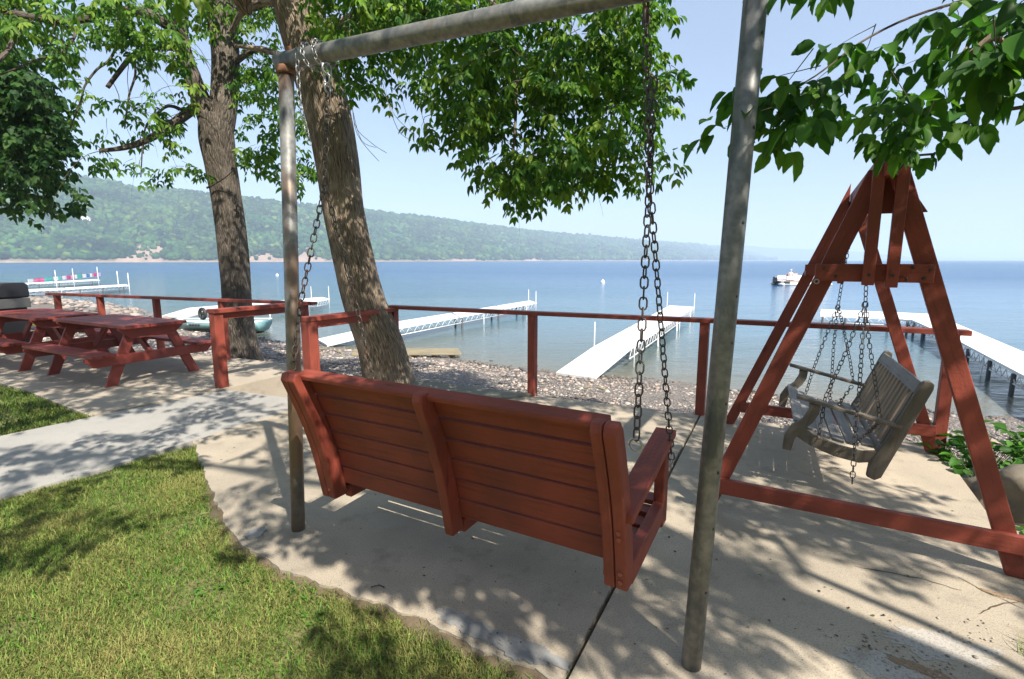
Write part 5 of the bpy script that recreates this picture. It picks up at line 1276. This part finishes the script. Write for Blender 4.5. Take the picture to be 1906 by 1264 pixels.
# pontoon boat
q = G(1490, 531, WZ); pb = thing("pontoon_boat", "white pontoon boat with salmon seats moored beyond the A-frame's left leg", "boat", (q.x, q.y, WZ), math.radians(-4)); pb.scale = (.8, .8, .8)
for y in (-.95, .95): MB().lathe([(.02, -2.9), (.22, -2.6), (.30, -2.2), (.30, 2.4), (.22, 2.75), (.05, 2.95)], (0, y, .16), (1, 0, 0), 14).build("pontoon", ALU, pb)
MB().box((-2.7, -1.2, .44), (2.6, 1.2, .52)).build("deck", TAN, pb, .01)
mb = MB()
for y in (-1.18, 1.18): mb.box((-2.1, y - .02, .62), (2.4, y + .02, 1.02))
mb.box((2.38, -1.15, .62), (2.42, 1.15, 1.0)); mb.build("side_panel", WHITE, pb, .01)
mb = MB()
for y in (-1.18, 1.18):
    mb.tube([(-2.6, y, .55), (-2.0, y, 1.08), (2.42, y, 1.08), (2.42, y, .55)], .022, 6)
    for x in (-1.2, 0, 1.2): mb.tube([(x, y, .52), (x, y, 1.08)], .016, 6)
mb.build("rail", STEEL, pb)
for x, y in ((-1.5, -.7), (.4, -.8), (1.3, -.8), (1.9, .6), (-.3, .8)):
    m2 = MB(); m2.box((x - .35, y - .25, .53), (x + .35, y + .25, .9)); m2.box((x - .35, y + .1, .9), (x + .35, y + .25, 1.3)); m2.build("seat", SALMON, pb, .05)
m2 = MB(); m2.box((-.95, -.1, .53), (-.5, .5, 1.2)); m2.build("helm", WHITE, pb, .04)
m2 = MB(); m2.box((-3.0, -.25, .25), (-2.65, .25, .95)); m2.box((-2.95, -.1, -.2), (-2.75, .1, .3)); m2.build("outboard_motor", BLACK, pb, .06)
MB().box((-2.35, -1.24, .05), (-1.7, -1.18, .5)).build("fender", BLACKP, pb, .03)
MB().lathe([(.02, -.2), (.16, -.1), (.18, 0), (.16, .1), (.02, .2)], (-2.5, -1.4, .12), (1, 0, 0), 12).build("fender", WHITE, pb)
for x, y in ((-1.5, -.75), (.5, -.85)):   # two seated figures, tiny in the photo
    h = thing("person", "seated person in a pale top at the back of the pontoon boat" if x < 0 else "seated person in a pink top amidships on the pontoon boat", "person", (0, 0, 0))
    bm = bpy.data.meshes.new("person_body")
    vs = [(0, 0, .95), (0, 0, 1.2), (0, .02, 1.42), (0, .02, 1.52), (0, .0, 1.68), (-.13, 0, .93), (-.14, -.38, .95), (-.14, -.40, .58), (.13, 0, .93), (.14, -.38, .95), (.14, -.40, .58), (-.2, .02, 1.4), (-.25, -.08, 1.16), (-.17, -.28, 1.06), (.2, .02, 1.4), (.25, -.08, 1.16), (.17, -.28, 1.06)]
    ed = [(0, 1), (1, 2), (2, 3), (3, 4), (0, 5), (5, 6), (6, 7), (0, 8), (8, 9), (9, 10), (2, 11), (11, 12), (12, 13), (2, 14), (14, 15), (15, 16)]
    rad = [.15, .14, .13, .06, .10, .09, .07, .05, .09, .07, .05, .06, .045, .035, .06, .045, .035]
    bm.from_pydata(vs, ed, []); b_ = bpy.data.objects.new("body", bm); COL.objects.link(b_); sk = b_.modifiers.new("skin", 'SKIN')
    for i, r in enumerate(rad): bm.skin_vertices[0].data[i].radius = (r, r)
    bm.skin_vertices[0].data[0].use_root = True
    ss = b_.modifiers.new("sub", 'SUBSURF'); ss.levels = 1; ss.render_levels = 2
    bm.materials.append(m_simple("pale_shirt", (.65, .5, .45) if x < 0 else (.6, .3, .3), .8)); b_.parent = h
    MB().lathe([(.02, 0), (.11, .02), (.12, .08), (.06, .14)], (0, 0, 1.68), (0, 0, 1), 10).build("hat", WHITE, h)
    M = Matrix.Translation((q.x, q.y, WZ)) @ Matrix.Rotation(math.radians(-4), 4, 'Z') @ Matrix.Translation((x * .8, y * .8, -.02)); h.scale = (.8, .8, .8); h.location = M.to_translation(); h.rotation_euler = (0, 0, math.radians(-4))
# small motor boat far out
q = G(1377, 486.6, WZ); mbt = thing("motorboat", "tiny white motorboat near the horizon right of the wooded point", "boat", (q.x, q.y, WZ), 0)
mb = MB(); hull(mb, 8, 2.6, 1.6, 0, .5); mb.build("hull", WHITE, mbt)
MB().box((-1.5, -.9, 1.5), (1.2, .9, 2.6)).build("cabin", WHITE, mbt, .2)
for (a, b, lab) in ((1122, 525, "white mooring buoy between the two middle docks"), (516, 512, "white mooring buoy left of the steel post")):
    q = G(a, b + 1.5, WZ); o = MB().lathe([(.03, -.2), (.17, -.1), (.22, .05), (.17, .2), (.05, .27), (.04, .36)], (q.x, q.y, WZ), (0, 0, 1), 14).build("buoy", WHITE); tag(o, lab, "buoy")
# ================================================================== BEACH PLANKS, BOULDER, PLANTS
pk = thing("plank_raft", "weathered timber pallet lying on the waterline beyond the leaning trunk", "planks", tuple(G(770, 662, -.56)))
Lp = G(655, 664, -.50); Rp = G(858, 661, -.56); dd = (Rp - Lp).normalized(); pp = Vector((-dd.y, dd.x, 0)).normalized()
for k in range(4): MB().beam(Lp + pp * (k * .2) + Vector((0, 0, .05)), Rp + pp * (k * .2 - .1) + Vector((0, 0, .05)), .13, .035).build("plank", PLANKWOOD, pk, .003)
for k in range(6): a = Lp.lerp(Rp, .08 + .168 * k); MB().beam(a - pp * .05, a + pp * .7, .09, .07).build("joist", PLANKWOOD, pk, .003)
reparent(pk)
def driftwood(a, b, r, lab):
    P0 = G(*a); P1 = G(*b); o = MB().tube(catmull([tuple(P0), tuple(P0.lerp(P1, .5) + Vector((.02, .05, .02))), tuple(P1)], 5), [r * (.6 + .4 * math.sin(i)) for i in range(11)], 7).build("driftwood", PLANKWOOD); tag(o, lab, "driftwood")
driftwood((1085, 722, -.38), (1128, 726, -.38), .02, 'short bleached stick on the pebbles right of the ramp foot')
driftwood((590, 650, -.5), (640, 658, -.48), .03, "thin bleached stick on the beach left of the leaning trunk")
# boulder
def rock(c, s, lab, seed):
    tv, tf = ico(3); V = []
    for v in tv:
        n_ = mnoise.fractal(Vector(v * 1.3 + seed), 1, 2, 4); r = 1 + .35 * n_; V.append((c[0] + v[0] * s[0] * r, c[1] + v[1] * s[1] * r, c[2] + v[2] * s[2] * r))
    V = np.array(V); C = np.tile(np.array([[.20, .17, .13]]), (len(V), 1)); o = raw_mesh("boulder", V, tf, C, m_col("rock_%d" % seed, .9, 0, .8, 9), smooth=True); tag(o, lab, "boulder"); return o
rock((3.72, 3.35, -.12), (.42, .42, .30), "mossy brown boulder beside the slab behind the A-frame's right leg", 4)
rock((3.55, 2.75, -.28), (.30, .33, .26), "smaller brown boulder at the right edge near the A-frame foot", 8)
# leafy plants
def plant(c, n, hgt, lsz, pal, lab, seed, spread=.25):
    random.seed(seed); t = thing("leafy_plant", lab, "plant", tuple(c)); fo = Foliage(); st = MB(); c = Vector(c)
    for i in range(n):
        a = random.uniform(0, 6.28); r = spread * random.random() ** .6; b = c + Vector((math.cos(a) * r * .4, math.sin(a) * r * .4, 0)); h = hgt * random.uniform(.5, 1)
        tip = c + Vector((math.cos(a) * r, math.sin(a) * r, h)); md = b.lerp(tip, .5) + Vector((0, 0, h * .15)); st.tube(catmull([tuple(b), tuple(md), tuple(tip)], 3), .0035, 4, False)
        for k in range(3):
            q = md.lerp(tip, k / 2); aa = a + random.uniform(-1.6, 1.6); d = Vector((math.cos(aa), math.sin(aa), random.uniform(-.35, .5))).normalized(); col = random.choice(pal); kk = random.uniform(.7, 1.3)
            fo.leaf(q, d, (AZ + Vector((random.gauss(0, .4), random.gauss(0, .4), 0))).normalized(), lsz * random.uniform(.6, 1.15), .62, tuple(x * kk for x in col))
    st.build("stems", m_simple("stem_%d" % seed, (.12, .2, .05), .6), t); fo.build(t, hi=True, name="leaves"); reparent(t)
PP = [(.06, .17, .025), (.09, .22, .03), (.04, .12, .02)]
plant((4.05, 4.25, -.15), 46, .34, .12, PP, "clump of broad green leaves at the end post of the railing", 1, .45)
plant((4.55, 4.0, -.15), 50, .38, .12, PP, "large bed of green leaves right of the A-frame between beach and boulder", 2, .5)
plant((5.0, 3.6, -.1), 50, .36, .12, PP, "green leaves above the boulder at the right edge", 3, .5)
plant((3.8, 3.85, -.1), 26, .2, .11, PP, "low green leaves creeping onto the slab edge beside the boulder", 4, .3)
plant((3.28, 2.85, -.15), 14, .22, .09, [(.14, .3, .04), (.09, .22, .03)], "yellow green leaves at the foot of the boulder behind the A-frame's right leg", 5, .16)
plant((3.35, 4.42, -.02), 5, .14, .11, PP, "single bright sprig on the slab beside the A-frame's rear foot", 6, .1)
plant((3.25, 2.35, -.12), 16, .25, .09, [(.10, .25, .03)], "sprigs of green leaves at the right edge beside the A-frame's front foot", 7, .15)
# weeds in the lawn
for i, (a, b, nn_) in enumerate([(365, 985, 6), (330, 955, 5), (395, 1100, 6), (440, 1085, 6), (590, 1150, 7), (560, 1110, 6)]):
    q = G(a, b, -.055); plant((q.x, q.y, -.055), nn_, .045, .026, [(.06, .17, .025), (.09, .22, .03)], ["low broad-leaved weed in the lawn", "small weed"][0] + " " + ["left of the slab's broken corner", "farther left of the broken corner", "in the shadow patch mid-lawn", "just right of the mid-lawn shadow", "below the slab edge under the bench", "near the slab edge by the steel post", "touching the slab edge", "among grass below the post", "at the bottom of the frame below the slab", "beside the broken slab edge"][i], 20 + i, .09)
# dry leaf crumbs and twig bits blown over slabs and path
lf = Foliage()
for px, py in sample_poly([(0, 880), (380, 740), (560, 780), (1300, 790), (1800, 900), (1906, 1200), (1300, 1260), (1060, 1200), (600, 1070), (430, 930)], 230):
    q = G(px, py, .004); a = random.uniform(0, 6.28); lf.leaf(q, Vector((math.cos(a), math.sin(a), random.uniform(-.05, .25))), (AZ + Vector((random.gauss(0, .3), random.gauss(0, .3), 0))).normalized(), random.choice((.006, .009, .012, .02)), random.choice((.25, .5, .6)), random.choice([(.09, .06, .035), (.16, .10, .05), (.05, .04, .03), (.10, .13, .04)]))
tag(lf.build(None, name="leaf_litter"), "dry leaf crumbs scattered over the slabs", "litter", None, "stuff")
# small things on the slab
q = G(705, 1095); o = MB().tube(catmull([(q.x - .04, q.y, .006), (q.x, q.y + .01, .01), (q.x + .03, q.y - .005, .006)], 4), .003, 5).build("twig", BARKD); tag(o, "tiny dry twig on the sunlit slab below the bench", "twig")
q = G(665, 1115, -.03); fo = Foliage(); fo.leaf(q, Vector((1, .2, .1)), AZ, .06, .6, (.4, .13, .03)); ob_ = fo.build(None, hi=True, name="fallen_leaf"); tag(ob_, "orange fallen leaf at the slab edge", "leaf")

# ================================================================== HAZE
mb = MB()
def hazebox(x0, x1, y0, y1, z0, z1):
    v = [(x, y, z) for z in (z0, z1) for y in (y0, y1) for x in (x0, x1)]
    return MB().add(v, [(0, 2, 3, 1), (4, 5, 7, 6), (0, 1, 5, 4), (1, 3, 7, 5), (3, 2, 6, 7), (2, 0, 4, 6)])
hm = bpy.data.materials.new("haze"); hm.use_nodes = True; hn = hm.node_tree; hn.nodes.clear()
vo = hn.nodes.new("ShaderNodeVolumePrincipled"); vo.inputs['Color'].default_value = (.68, .82, .98, 1); vo.inputs['Density'].default_value = .00048; vo.inputs['Anisotropy'].default_value = 0
ho = hn.nodes.new("ShaderNodeOutputMaterial"); hn.links.new(vo.outputs[0], ho.inputs['Volume'])
zmax = float(Vh[:, 2].max()) + 12
hz = hazebox(-5600, 5600, -400, 5200, -5, zmax).build("haze", hm); hz["kind"] = "stuff"; hz["label"] = "pale summer haze over the lake"; hz["category"] = "haze"
